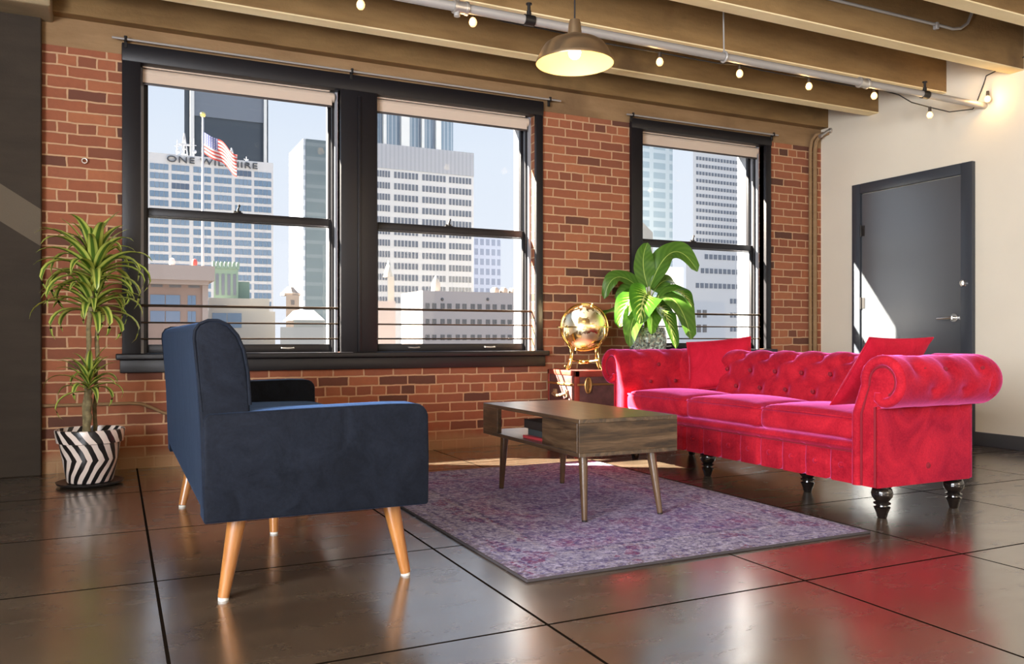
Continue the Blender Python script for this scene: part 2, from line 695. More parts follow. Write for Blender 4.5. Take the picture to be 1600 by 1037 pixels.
M['oak_leg'] = wood_material('orange_oak', [(0.3, (0.27, 0.10, 0.024)), (0.7, (0.50, 0.21, 0.055))], 'Z', 1.0, 0.3, 0.4)
M['table_wood'] = wood_material('weathered_brown_wood', [(0.36, (0.010, 0.006, 0.004)), (0.46, (0.040, 0.023, 0.012)), (0.54, (0.078, 0.045, 0.022)),
                                                      (0.68, (0.155, 0.098, 0.054))], 'Y', 1.1, 0.40, 0.6)
M['table_end'] = wood_material('weathered_brown_wood_end', [(0.36, (0.010, 0.006, 0.004)), (0.46, (0.040, 0.023, 0.012)), (0.54, (0.078, 0.045, 0.022)),
                                                         (0.68, (0.155, 0.098, 0.054))], 'X', 1.1, 0.5, 0.0)
M['table_leg'] = wood_material('walnut_leg', [(0.3, (0.06, 0.03, 0.014)), (0.7, (0.13, 0.07, 0.033))], 'Z', 1.0, 0.25, 0.5)
M['black_gloss'] = mat('black_lacquer', (0.010, 0.007, 0.006), 0.16, coat=0.5)
M['glide'] = mat('clear_plastic_glide', (0.7, 0.68, 0.62), 0.4)
M['soil'] = mat('potting_soil', (0.03, 0.02, 0.013), 0.95, noise=0.4, nscale=60, bump=0.6)
M['dark_saucer'] = mat('black_saucer', (0.014, 0.012, 0.012), 0.35)
M['cane'] = mat('plant_cane', (0.20, 0.16, 0.075), 0.8, noise=0.35, nscale=40, bump=0.4)
M['petiole'] = mat('pale_green_stalk', (0.42, 0.52, 0.12), 0.5)
M['bulb'] = mat('lit_bulb', (1, 0.9, 0.7), 0.3, emit=(1.0, 0.80, 0.48), estr=9.0)
M['string_bulb'] = mat('lit_string_bulb', (1, 0.8, 0.5), 0.2, emit=(1.0, 0.62, 0.24), estr=1.25)
M['shade_out'] = mat('brushed_bronze_shade', (0.50, 0.36, 0.22), 0.34, 0.9)
M['shade_in'] = mat('cream_enamel', (0.52, 0.40, 0.20), 0.5)
M['cord'] = mat('black_cord', (0.012, 0.01, 0.01), 0.6)
M['paper'] = mat('book_paper', (0.75, 0.70, 0.62), 0.8)
M['book_black'] = mat('black_book_cloth', (0.018, 0.014, 0.013), 0.5)
M['book_brown'] = mat('brown_book_cover', (0.09, 0.055, 0.04), 0.5)
M['book_teal'] = mat('dark_teal_cover', (0.03, 0.05, 0.055), 0.4)
M['book_red'] = mat('red_magazine_cover', (0.5, 0.05, 0.06), 0.35)
M['trunk_leather'] = mat('dark_trunk_panel', (0.115, 0.045, 0.040), 0.45, noise=0.3, nscale=20)
M['trunk_red'] = mat('oxblood_trunk_edge', (0.30, 0.045, 0.028), 0.4, noise=0.2, nscale=20)


def curve_pts(p0, p1, p2, n):
    out = []
    for i in range(n + 1):
        t = i / n
        out.append(p0 * (1 - t) ** 2 + p1 * 2 * t * (1 - t) + p2 * t * t)
    return out


# ------------------------------------------------------------------ the room
WY = 5.56       # inner face of the brick wall
WO = 5.90       # its outer face
RX = 5.81       # white wall
LX = -2.6
BY = -3.2
OPEN = [(0.14, 1.375), (1.63, 2.865), (3.835, 5.13)]
ZS, ZH = 0.70, 2.50

bm = BM()
box(bm, LX, RX + 0.2, BY - 0.3, WO, -0.15, 0.0)
fl = new('floor', bm, M['floor'], None, (0, 0, 0), 0)
tag(fl, 'glossy mottled brown concrete floor with dark saw-cut joints', 'floor', kind='structure')

bm = BM()
box(bm, LX, RX + 0.2, BY - 0.3, WO, 3.06, 3.25)
tag(new('ceiling', bm, M['ceil'], None, (0, 0, 0), 0), 'brown concrete slab between the ceiling beams', 'ceiling', kind='structure')

# brick wall with three openings; the concrete band over it is a part
bm = BM()
box(bm, -0.45, RX, WY, WO, 0, ZS - 0.06)
xs = [-0.45] + [v for o in OPEN for v in o] + [RX]
for i in range(0, len(xs), 2):
    box(bm, xs[i], xs[i + 1], WY, WO, ZS - 0.06, 2.53)
wall = new('wall_front', bm, M['brick'], None, (0, 0, 0), 0)
tag(wall, 'old red brick wall around the three black windows', 'wall', kind='structure')
bm = BM()
for x0, x1 in OPEN:
    box(bm, x0, x1, WY, WO, ZH, 2.53)
box(bm, -0.45, RX, WY - 0.004, WO, 2.53, 2.705, 0.004, 1)
new('plaster_band', bm, M['header'], wall, smooth=0, label='rough tan plaster band above the bricks')
bm = BM()
box(bm, LX, RX, 5.47, WO, 2.70, 3.06, 0.008, 2)
tag(new('lintel_beam', bm, M['ceil'], None, (0, 0, 0), 0), 'concrete edge beam running above the windows', 'beam', kind='structure')

bm = BM()
xs = [BY] + [v for o in LEFTWIN for v in o] + [WO]
box(bm, LX - 0.2, LX, BY, WO, 0, 0.75)
box(bm, LX - 0.2, LX, BY, WO, 2.45, 3.06)
for i in range(0, len(xs), 2):
    box(bm, LX - 0.2, LX, xs[i], xs[i + 1], 0.75, 2.45)
tag(new('wall_left', bm, M['plain_wall'], None, (0, 0, 0), 0), 'plain plaster wall at the far left side', 'wall', kind='structure')
bm = BM()
box(bm, LX, -0.45, WY + 0.1, WO, 0, 3.06)
new('wall_panel', bm, M['plain_wall'], wall, smooth=0)
bm = BM()
box(bm, RX, RX + 0.2, BY, WO, 0, 3.06)
tag(new('wall_right', bm, M['white_wall'], None, (0, 0, 0), 0), 'warm white plaster wall with the slate door', 'wall', kind='structure')
bm = BM()
xs = [LX] + [v for o in FILL_SPANS for v in o] + [RX]
box(bm, LX, RX, BY - 0.2, BY, 0, 0.75)
box(bm, LX, RX, BY - 0.2, BY, 2.45, 3.06)
for i in range(0, len(xs), 2):
    box(bm, xs[i], xs[i + 1], BY - 0.2, BY, 0.75, 2.45)
tag(new('wall_back', bm, M['plain_wall'], None, (0, 0, 0), 0), 'plaster wall behind the viewer with openings for the fill lamps', 'wall', kind='structure')

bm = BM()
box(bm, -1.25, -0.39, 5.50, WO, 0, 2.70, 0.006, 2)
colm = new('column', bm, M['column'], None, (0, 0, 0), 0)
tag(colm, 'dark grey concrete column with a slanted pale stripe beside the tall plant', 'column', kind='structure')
bm = BM()
box(bm, -1.6, -0.33, 5.28, WO, 2.66, 3.06, 0.012, 2)
new('capital', bm, M['capital'], colm, smooth=0, label='pale concrete block on top')

for k, yn in enumerate((4.927, 4.295, 3.69, 3.07, 2.45, 1.83, 1.21, 0.59, -0.03, -0.65, -1.27, -1.89, -2.51)):
    bm = BM()
    box(bm, LX, RX, yn, yn + 0.105, 2.708, 3.07, 0.006, 2)
    lab = 'concrete ceiling beam, %s' % ('the one nearest the windows', 'the one just above the long grey pipe', 'the one carrying the thin conduit',
                                         'the one at the top right edge of the picture')[k] if k < 4 else 'concrete ceiling beam above and behind the viewer'
    o = new('ceiling_beam', bm, M['ceil'], None, (0, 0, 0), 0)
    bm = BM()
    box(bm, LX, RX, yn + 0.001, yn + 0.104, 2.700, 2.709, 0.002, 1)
    new('soffit', bm, M['soffit'], o, smooth=0, label='pale underside with bounced light in its colour')
    tag(o, lab, 'beam', group='concrete ceiling beams' if k < 4 else 'beams behind the viewer', kind='structure')

bm = BM()
box(bm, RX - 0.02, RX, BY, 4.06, 0, 0.10, 0.004, 2)
box(bm, RX - 0.02, RX, 5.19, WY, 0, 0.10, 0.004, 2)
tag(new('baseboard_right', bm, M['base'], None, (0, 0, 0), 0), 'dark baseboard along the foot of the white wall', 'baseboard', kind='structure')

# ------------------------------------------------------------------ windows
def casing(name, label, x0, x1, mulls, loc):
    root = thing(name, label, 'window trim', loc, kind='structure')
    b = BM()
    y0, y1 = WY - 0.03, WY + 0.06
    z0, z1 = 0.70, 2.595 if x0 < 2 else 2.567
    inner = sorted(mulls)
    box(b, x0, inner[0][0], y0, y1, z0, z1, 0.006, 2)
    for i in range(len(inner) - 1):
        box(b, inner[i][1], inner[i + 1][0], y0, y1, z0, z1, 0.006, 2)
        xm = (inner[i][1] + inner[i + 1][0]) / 2
        box(b, xm - 0.012, xm + 0.012, y0 - 0.012, y0 + 0.01, z0, 2.45, 0.004, 2)
    box(b, inner[-1][1], x1, y0, y1, z0, z1, 0.006, 2)
    box(b, x0 - 0.002, x1 + 0.002, y0 - 0.006, y1, ZH - 0.015, z1, 0.008, 2)
    new('window_casing', b, M['black_wood'], root, smooth=30)
    b = BM()
    box(b, x0 - 0.035, x1 + 0.035, WY - 0.075, WY + 0.05, 0.668, 0.705, 0.008, 3)
    new('window_sill', b, M['black_wood'], root, smooth=30)
    b = BM()
    box(b, x0 - 0.012, x1 + 0.012, WY - 0.045, WY + 0.02, 0.588, 0.668, 0.006, 2)
    new('apron', b, M['black_wood'], root, smooth=30)
    return root


casing('trim_1', 'black timber casing and sill around the double window', 0.035, 2.925, [OPEN[0], OPEN[1]], (1.48, WY, 0.6))
casing('trim_2', 'black timber casing and sill around the single window behind the leafy plant', 3.725, 5.19, [OPEN[2]], (4.48, WY, 0.6))

WLAB = ['left sash window with the flag seen through it', 'middle sash window of the double pair, white tower outside', 'right single sash window behind the broad-leaved plant']


def sash_frame(b, x0, x1, y0, y1, z0, z1, st, top, bot):
    box(b, x0, x0 + st, y0, y1, z0, z1, 0.004, 2)
    box(b, x1 - st, x1, y0, y1, z0, z1, 0.004, 2)
    box(b, x0 + st, x1 - st, y0, y1, z1 - top, z1, 0.004, 2)
    box(b, x0 + st, x1 - st, y0, y1, z0, z0 + bot, 0.004, 2)


for i, (x0, x1) in enumerate(OPEN):
    w = thing('window_%d' % (i + 1), WLAB[i], 'window', ((x0 + x1) / 2, WY + 0.1, ZS), kind='structure')
    b = BM()
    for a0, a1 in ((x0, x0 + 0.018), (x1 - 0.018, x1)):
        box(b, a0, a1, WY + 0.06, WO - 0.02, ZS, ZH)
    box(b, x0, x1, WY + 0.06, WO, ZH - 0.012, ZH)
    new('jamb_lining', b, M['jamb'], w, smooth=0, label='grey lining of the window reveal')
    b = BM()
    box(b, x0, x1, WY + 0.03, WO + 0.05, ZS - 0.06, ZS + 0.004)
    for xx in (x0 + 0.018, x1 - 0.034):
        box(b, xx, xx + 0.016, WY + 0.085, WY + 0.105, ZS, ZH - 0.012)
    new('inner_sill', b, M['black_wood'], w, smooth=0)
    a0, a1 = x0 + 0.02, x1 - 0.02
    b = BM()
    sash_frame(b, a0, a1, WY + 0.105, WY + 0.14, ZS + 0.004, 1.622, 0.026, 0.052, 0.055)
    ls = new('lower_sash', b, M['black_wood'], w, smooth=30)
    b = BM()
    box(b, a0 + 0.024, a1 - 0.024, WY + 0.120, WY + 0.124, ZS + 0.055, 1.575)
    new('glass_pane', b, M['glass'], ls, smooth=0)
    b = BM()
    sash_frame(b, a0, a1, WY + 0.145, WY + 0.18, 1.565, ZH - 0.012, 0.026, 0.05, 0.055)
    us = new('upper_sash', b, M['black_wood'], w, smooth=30)
    b = BM()
    box(b, a0 + 0.024, a1 - 0.024, WY + 0.160, WY + 0.164, 1.615, ZH - 0.05)
    new('glass_pane', b, M['glass'], us, smooth=0)
    xm = (x0 + x1) / 2 - 0.03
    b = BM()
    box(b, xm - 0.03, xm + 0.03, WY + 0.108, WY + 0.150, 1.622, 1.628, 0.002, 1)
    tube(b, [Vector((xm, WY + 0.122, 1.626)), Vector((xm, WY + 0.122, 1.645)), Vector((xm + 0.006, WY + 0.118, 1.668))], [0.011, 0.008, 0.006], 10)
    ball(b, (xm + 0.007, WY + 0.117, 1.672), 0.009, 10, 8)
    tube(b, [Vector((xm - 0.026, WY + 0.122, 1.632)), Vector((xm + 0.02, WY + 0.128, 1.636))], 0.006, 8)
    new('sash_lock', b, M['black_metal'], ls)
    for f in (0.24, 0.74):
        xl = a0 + (a1 - a0) * f
        b = BM()
        tube(b, [Vector((xl - 0.04, WY + 0.104, ZS + 0.035)), Vector((xl - 0.04, WY + 0.085, ZS + 0.033)), Vector((xl, WY + 0.078, ZS + 0.031)),
                 Vector((xl + 0.04, WY + 0.085, ZS + 0.033)), Vector((xl + 0.04, WY + 0.104, ZS + 0.035))], 0.0055, 8)
        new('sash_lift', b, M['steel'], ls)
    for kz, rr in ((1.003, 0.0085), (0.897, 0.0055), (0.795, 0.0055)):
        b = BM()
        tube(b, [Vector((x0, WY + 0.045, kz)), Vector((x1, WY + 0.045, kz))], rr, 8)
        new('guard_bar', b, M['bronze'], w)

    # roller blind hung in the head of the opening
    bl = thing('roller_blind', ['beige roller blind rolled up in the left window', 'beige roller blind rolled up in the middle window',
                                'beige roller blind rolled up in the right window behind the plant'][i],
               'blind', ((x0 + x1) / 2, WY + 0.08, 2.38), group='rolled-up window blinds')
    b = BM()
    box(b, x0 + 0.012, x1 - 0.06, WY + 0.035, WY + 0.045, ZH - 0.022, ZH - 0.008)
    new('head_rail', b, M['blind'], bl, smooth=0)
    b = BM()
    tube(b, [Vector((x0 + 0.012, WY + 0.068, 2.448)), Vector((x1 - 0.025, WY + 0.068, 2.448))], 0.032, 20)
    new('roll', b, M['blind'], bl)
    b = BM()
    box(b, x0 + 0.012, x1 - 0.045, WY + 0.037, WY + 0.040, 2.385, 2.448)
    new('cloth', b, M['blind'], bl, smooth=0)
    b = BM()
    box(b, x0 + 0.012, x1 - 0.045, WY + 0.034, WY + 0.043, 2.372, 2.387, 0.003, 2)
    new('hem_bar', b, M['blind_bar'], bl, label='dark bar along the hem')

# ------------------------------------------------------------------ rods above the windows
for lab, x0, x1, z, br in (('thin pale curtain rod above the double window', -0.02, 3.06, 2.607, (0.055, 1.445, 2.97)),
                           ('thin pale curtain rod above the single right window', 3.66, 5.24, 2.578, (3.72, 5.19))):
    r = thing('curtain_rod', lab, 'curtain rod', ((x0 + x1) / 2, 5.50, z), group='rods above the windows')
    b = BM()
    tube(b, [Vector((x0, 5.50, z)), Vector((x1, 5.50, z))], 0.007, 10)
    new('pole', b, M['pipe'], r)
    for xb in br:
        b = BM()
        box(b, xb - 0.009, xb + 0.009, WY - 0.04, WY - 0.025, z - 0.045, z + 0.012, 0.002, 1)
        tube(b, [Vector((xb, WY - 0.03, z)), Vector((xb, 5.495, z))], 0.006, 8)
        tube(b, [Vector((xb, 5.50, z - 0.012)), Vector((xb, 5.50, z + 0.018))], 0.010, 8)
        new('bracket', b, M['black_metal'], r)

# ------------------------------------------------------------------ door
d = thing('door_1', 'slate grey flush door with nickel lever in the white wall', 'door', (RX, 4.62, 0), kind='structure')
y0, y1, zt = 4.06, 5.18, 2.127
b = BM()
box(b, RX - 0.035, RX + 0.02, y0, y0 + 0.095, 0, zt, 0.005, 2)
box(b, RX - 0.035, RX + 0.02, y1 - 0.085, y1, 0, zt, 0.005, 2)
box(b, RX - 0.035, RX + 0.02, y0 + 0.095, y1 - 0.085, zt - 0.085, zt, 0.005, 2)
new('door_frame', b, M['door_frame'], d, smooth=30)
b = BM()
box(b, RX - 0.018, RX + 0.015, y0 + 0.098, y1 - 0.09, 0.008, zt - 0.09, 0.002, 1)
leafd = new('door_leaf', b, M['door'], d, smooth=30)
yl, zl = 4.215, 0.955
b = BM()
tube(b, [Vector((RX - 0.018, yl, zl)), Vector((RX - 0.030, yl, zl))], 0.032, 24)
tube(b, [Vector((RX - 0.030, yl, zl)), Vector((RX - 0.062, yl, zl))], 0.012, 12)
tube(b, [Vector((RX - 0.060, yl - 0.008, zl)), Vector((RX - 0.064, yl + 0.03, zl)), Vector((RX - 0.060, yl + 0.12, zl - 0.004))], [0.012, 0.011, 0.009], 12)
new('lever_handle', b, M['chrome'], leafd, label='satin nickel lever handle')
b = BM()
box(b, RX - 0.045, RX - 0.034, 4.105, 4.150, 1.19, 1.235, 0.005, 2)
tube(b, [Vector((RX - 0.018, 4.125, 1.215)), Vector((RX - 0.060, 4.125, 1.215))], 0.022, 20)
box(b, RX - 0.075, RX - 0.055, 4.120, 4.130, 1.198, 1.232, 0.003, 2)
new('deadbolt', b, M['chrome'], d, label='nickel deadbolt thumb turn')
for zh in (0.3, 1.1, 1.72):
    b = BM()
    tube(b, [Vector((RX - 0.024, y1 - 0.088, zh - 0.05)), Vector((RX - 0.024, y1 - 0.088, zh + 0.05))], 0.008, 10)
    box(b, RX - 0.022, RX - 0.016, y1 - 0.125, y1 - 0.085, zh - 0.045, zh + 0.045)
    new('hinge', b, M['black_metal'], d)

# ------------------------------------------------------------------ pipes and conduits
pz, py = 2.522, 3.985
p_ = thing('sprinkler_pipe', 'long grey painted pipe hung below the ceiling beams', 'pipe', (2.0, py, pz))
b = BM()
tube(b, [Vector((-1.2, py, pz)), Vector((RX, py, pz))], 0.024, 20)
new('pipe_run', b, M['pipe'], p_)
for xc in (1.62, 4.55):
    b = BM()
    tube(b, [Vector((xc - 0.035, py, pz)), Vector((xc + 0.035, py, pz))], 0.031, 20)
    tube(b, [Vector((xc - 0.040, py, pz)), Vector((xc - 0.026, py, pz))], 0.035, 20)
    tube(b, [Vector((xc + 0.026, py, pz)), Vector((xc + 0.040, py, pz))], 0.035, 20)
    new('coupling', b, M['steel'], p_)
b = BM()
tube(b, [Vector((1.60, py, pz)), Vector((1.60, py + 0.05, pz + 0.30)), Vector((1.60, py + 0.09, 3.06))], 0.017, 12)
tube(b, [Vector((1.60, py, pz - 0.05)), Vector((1.60, py, pz + 0.03))], 0.016, 12)
new('branch_pipe', b, M['pipe'], p_)
for xc in (2.02, 5.16):
    b = BM()
    tube(b, [Vector((xc - 0.03, py, pz)), Vector((xc + 0.03, py, pz))], 0.029, 18)
    tube(b, [Vector((xc, py, pz)), Vector((xc, py, pz + 0.05))], 0.013, 12)
    tube(b, [Vector((xc, py, pz + 0.05)), Vector((xc, py, pz + 0.085))], 0.009, 10)
    tube(b, [Vector((xc, py, pz + 0.085)), Vector((xc, py, pz + 0.092))], 0.017, 12)
    new('sprinkler_head', b, M['black_metal'], p_, label='dark sprinkler head standing on the pipe')
for xc in (3.36, 0.3):
    b = BM()
    tube(b, [Vector((xc, py, pz + 0.028)), Vector((xc - 0.01, py + 0.0, 3.06))], 0.005, 8)
    pts = [Vector((xc, py + 0.03 * sin(t * 2 * pi / 16), pz + 0.03 * cos(t * 2 * pi / 16))) for t in range(16)]
    tube(b, pts, 0.007, 8, closed=True)
    new('hanger_rod', b, M['pipe'], p_, label='pale hanger rod with a ring')

b = BM()
cy, cz = 3.668, 2.858
pts = [Vector((0.2, cy, cz)), Vector((4.93, cy, cz))]
arc = [Vector((4.93, cy, cz)), Vector((5.02, cy, cz - 0.002)), Vector((5.10, cy, cz + 0.015)), Vector((5.17, cy, cz + 0.06)), Vector((5.21, cy, cz + 0.13)), Vector((5.22, cy, 3.06))]
tube(b, pts[:1] + arc, 0.010, 12)
for xx in (1.0, 2.6, 4.86):
    box(b, xx - 0.012, xx + 0.012, cy - 0.014, cy + 0.018, cz - 0.03, cz + 0.014, 0.003, 1)
single('conduit', b, M['pipe'], 'thin grey conduit along the third ceiling beam, bent upward at its end', 'conduit', (2.6, cy, cz))

b = BM()
for xx, rr in ((5.655, 0.015), (5.71, 0.020)):
    tube(b, [Vector((xx, WY - 0.024, 0.0)), Vector((xx, WY - 0.024, 2.50)), Vector((xx + 0.01, WY - 0.03, 2.58)), Vector((xx + 0.03, WY - 0.06, 2.63)),
             Vector((RX - 0.004, WY - 0.07 - rr, 2.655))], rr, 12)
single('conduit_riser', b, M['header'], 'pair of tan painted pipes rising in the corner by the white wall', 'pipe', (5.68, WY - 0.03, 0))
b = BM()
tube(b, [Vector((RX - 0.10, WY - 0.088, 2.615)), Vector((RX - 0.06, WY - 0.092, 2.64)), Vector((RX - 0.03, WY - 0.11, 2.665)), Vector((RX - 0.002, WY - 0.12, 2.67))], 0.013, 12)
tube(b, [Vector((RX - 0.105, WY - 0.088, 2.612)), Vector((RX - 0.085, WY - 0.089, 2.625))], 0.019, 14)
tube(b, [Vector((RX - 0.016, WY - 0.115, 2.668)), Vector((RX - 0.002, WY - 0.12, 2.67))], 0.024, 14)
single('pipe_elbow', b, M['steel'], 'short metal pipe elbow at the top of the corner pipes', 'pipe', (RX - 0.002, WY - 0.12, 2.67))

b = BM()
tube(b, [Vector((-0.389, WY - 0.014, 0.402)), Vector((0.08, WY - 0.014, 0.402)), Vector((0.14, WY - 0.014, 0.397)), Vector((0.20, WY - 0.014, 0.372)),
         Vector((0.27, WY - 0.014, 0.335)), Vector((0.36, WY - 0.014, 0.322)), Vector((0.9, WY - 0.014, 0.322))], 0.010, 10)
single('wall_conduit', b, M['header'], 'thin bent conduit on the bricks behind the tall potted plant', 'conduit', (0.1, WY - 0.014, 0.4))

hk = at_y(132, 251, WY - 0.02)
b = BM()
tube(b, [hk + Vector((0.014 * cos(t * pi / 10), 0, 0.014 * sin(t * pi / 10))) for t in range(20)], 0.0035, 6, closed=True)
tube(b, [hk + Vector((0, 0.0, -0.013)), hk + Vector((0, 0.022, -0.013))], 0.004, 6)
single('wall_hook', b, M['steel'], 'small pale eye hook screwed into the bricks above the tall plant', 'hook', hk)

# ------------------------------------------------------------------ string lights
sy = 4.045
sl = thing('string_lights', 'black cable of small warm bulbs strung along the grey pipe', 'string lights', (3.0, sy, 2.5))
bx = [0.50, 1.106, 1.716, 2.32, 2.925, 3.535, 4.12, 4.725, 5.29]
bz = [2.475, 2.469, 2.483, 2.455, 2.447, 2.462, 2.460, 2.474, 2.408]
pts = []
for i in range(len(bx)):
    pts.append(Vector((bx[i], sy, bz[i] + 0.055)))
    if i < len(bx) - 1:
        xm = (bx[i] + bx[i + 1]) / 2
        if i == 7:
            pts.append(Vector((4.93, sy - 0.03, 2.50)))
            pts.append(Vector((5.10, sy, 2.475)))
        else:
            pts.append(Vector((xm - 0.12, sy, (bz[i] + bz[i + 1]) / 2 + 0.047)))
            pts.append(Vector((xm + 0.12, sy, (bz[i] + bz[i + 1]) / 2 + 0.047)))
pts = [Vector((-1.0, sy, 2.53)), Vector((0.2, sy, 2.53))] + pts
pts += [Vector((5.50, sy, 2.455)), Vector((5.74, 4.03, 2.50)), Vector((5.785, 4.025, 2.57)), Vector((5.79, 3.98, 2.68)), Vector((5.79, 3.96, 2.735)), Vector((5.79, 3.3, 2.86))]
b = BM()
tube(b, pts, 0.0042, 6)
new('cable', b, M['cord'], sl)
BP = [Vector((bx[i], sy, bz[i])) for i in range(len(bx))] + [Vector((5.755, 3.925, 2.55))]
for i, q in enumerate(BP):
    b = BM()
    tube(b, [q + Vector((0, 0, 0.058)), q + Vector((0, 0, 0.022))], [0.010, 0.012], 10)
    sk = new('bulb_socket', b, M['cord'], sl)
    b = BM()
    lathe(b, [(0.0, -0.026), (0.012, -0.023), (0.020, -0.012), (0.022, 0.0), (0.018, 0.013), (0.011, 0.022), (0.0, 0.024)], q, 14)
    new('bulb', b, M['string_bulb'], sk, label='small lit bulb')
    if i >= 4 or i == 2:
        ld = bpy.data.lights.new('string_bulb_light', 'POINT')
        ld.energy = 1.8 if i == len(BP) - 1 else 0.6
        ld.color = (1.0, 0.62, 0.25)
        ld.shadow_soft_size = 0.03
        lo = bpy.data.objects.new('string_bulb_light', ld)
        COL.objects.link(lo)
        lo.location = q + Vector((-0.05, -0.02, 0.0))

# ------------------------------------------------------------------ pendant lamp
LP = at_depth(898, 100, 3.86)
pl = thing('pendant_lamp', 'bronze dome pendant lamp with cream inside, hanging over the coffee table', 'lamp', LP)
R = 0.18
b = BM()
lathe(b, [(R + 0.002, 0.0), (R + 0.003, 0.006), (R - 0.002, 0.02), (0.158, 0.062), (0.140, 0.088), (0.112, 0.106), (0.075, 0.121), (0.040, 0.133), (0.032, 0.140)], LP, 48)
sh = new('lamp_shade', b, M['shade_out'], pl, smooth=60)
b = BM()
lathe(b, [(R + 0.001, 0.001), (R - 0.006, 0.02), (0.152, 0.060), (0.134, 0.085), (0.108, 0.101), (0.072, 0.116), (0.030, 0.128)], LP, 48)
new('shade_lining', b, M['shade_in'], sh, smooth=60, label='cream enamel inside of the shade')
b = BM()
lathe(b, [(0.034, 0.136), (0.032, 0.150), (0.028, 0.190), (0.024, 0.205), (0.010, 0.210), (0.0, 0.212)], LP, 28)
new('neck', b, M['shade_out'], pl)
b = BM()
ball(b, LP + Vector((0, 0, 0.052)), 0.030, 20, 14)
tube(b, [LP + Vector((0, 0, 0.07)), LP + Vector((0, 0, 0.105))], [0.022, 0.015], 14)
new('bulb', b, M['bulb'], pl, label='glowing round bulb')
b = BM()
tube(b, [LP + Vector((0, 0, 0.10)), LP + Vector((0, 0, 0.136))], 0.020, 14)
new('socket', b, M['shade_in'], pl)
b = BM()
tube(b, [LP + Vector((0, 0, 0.20)), Vector((LP.x, LP.y, 3.05))], 0.0042, 8)
tube(b, [Vector((LP.x, LP.y, 3.03)), Vector((LP.x, LP.y, 3.06))], 0.05, 20)
new('cord', b, M['cord'], pl)
ld = bpy.data.lights.new('pendant_light', 'POINT')
ld.energy = 9.0
ld.color = (1.0, 0.68, 0.32)
ld.shadow_soft_size = 0.03
lo = bpy.data.objects.new('pendant_light', ld)
COL.objects.link(lo)
lo.location = LP + Vector((0, 0, 0.012))

# ------------------------------------------------------------------ rug
def rug_material(w, h):
    m, nt, p = nodes('faded_oriental_rug')
    k = N(nt)
    co = k.coord()
    x, y, z = k.xyz(co)
    dx = k.math('SUBTRACT', w / 2, k.math('ABSOLUTE', x))
    dy = k.math('SUBTRACT', h / 2, k.math('ABSOLUTE', y))
    de = k.math('MINIMUM', dx, dy)
    jit = k.noise(co, 14.0, 4)
    de2 = k.math('ADD', de, k.math('MULTIPLY', k.math('SUBTRACT', jit.outputs['Fac'], 0.5), 0.012))
    # ornament: mirrored about both axes, so it repeats as a woven pattern does
    mir = k.comb(k.math('ABSOLUTE', x), k.math('ABSOLUTE', y), 0.0)
    vo = k.n('ShaderNodeTexVoronoi')
    vo.inputs['Scale'].default_value = 11.0
    k.link(mir, vo.inputs['Vector'])
    vf = k.n('ShaderNodeTexVoronoi', feature='DISTANCE_TO_EDGE')
    vf.inputs['Scale'].default_value = 24.0
    k.link(mir, vf.inputs['Vector'])
    blot = k.noise(mir, 3.2, 5, 0.6)
    fine = k.noise(co, 65.0, 4, 0.7)
    wear = k.noise(co, 2.4, 7, 0.65)
    field = k.ramp(blot.outputs['Fac'], [(0.32, (0.070, 0.065, 0.213)), (0.44, (0.164, 0.073, 0.235)), (0.50, (0.312, 0.275, 0.470)), (0.58, (0.230, 0.047, 0.146)), (0.68, (0.123, 0.112, 0.302))])
    cell = k.ramp(k.xyz(vo.outputs['Color'])[0], [(0.0, (0.090, 0.086, 0.269)), (0.4, (0.369, 0.344, 0.515)), (0.7, (0.271, 0.077, 0.213)), (1.0, (0.197, 0.163, 0.347))])
    field = k.mix(0.45, field, cell)
    motif = k.math('LESS_THAN', vf.outputs['Distance'], 0.055)
    field = k.mix(k.math('MULTIPLY', motif, 0.5), field, (0.344, 0.301, 0.358))
    bord = k.mix(k.math('MULTIPLY', motif, 0.7), k.mix(k.math('GREATER_THAN', k.xyz(vo.outputs['Color'])[1], 0.62), (0.328, 0.310, 0.426), (0.213, 0.060, 0.134)), (0.107, 0.095, 0.213))
    inb = k.math('LESS_THAN', de2, 0.26)
    c = k.mix(inb, field, bord)
    for lo_, hi_, cc in ((0.255, 0.275, (0.090, 0.077, 0.157)), (0.225, 0.245, (0.369, 0.327, 0.381)), (0.075, 0.09, (0.115, 0.095, 0.168)), (0.05, 0.068, (0.344, 0.310, 0.370)), (-1, 0.035, (0.197, 0.172, 0.202))):
        band = k.math('MULTIPLY', k.math('GREATER_THAN', de2, lo_), k.math('LESS_THAN', de2, hi_))
        c = k.mix(k.math('MULTIPLY', band, 0.75), c, cc)
    c = k.mix(k.ramp(wear.outputs['Fac'], [(0.45, (0, 0, 0)), (0.72, (0.492, 0.516, 0.672))]), c, (0.385, 0.370, 0.538))
    c = k.mix(k.ramp(fine.outputs['Fac'], [(0.42, (0, 0, 0)), (0.58, (0.82, 0.82, 0.82))]), c, k.mix(k.ramp(k.noise(co, 41.0, 3, 0.7).outputs['Fac'], [(0.42, (0, 0, 0)), (0.58, (1, 1, 1))]), (0.082, 0.065, 0.213), (0.558, 0.533, 0.739)))
    k.link(c, p.inputs['Base Color'])
    p.inputs['Roughness'].default_value = 0.95
    p.inputs['Specular IOR Level'].default_value = 0.1
    k.link(k.bump(fine.outputs['Fac'], 0.5, 0.006), p.inputs['Normal'])
    return m


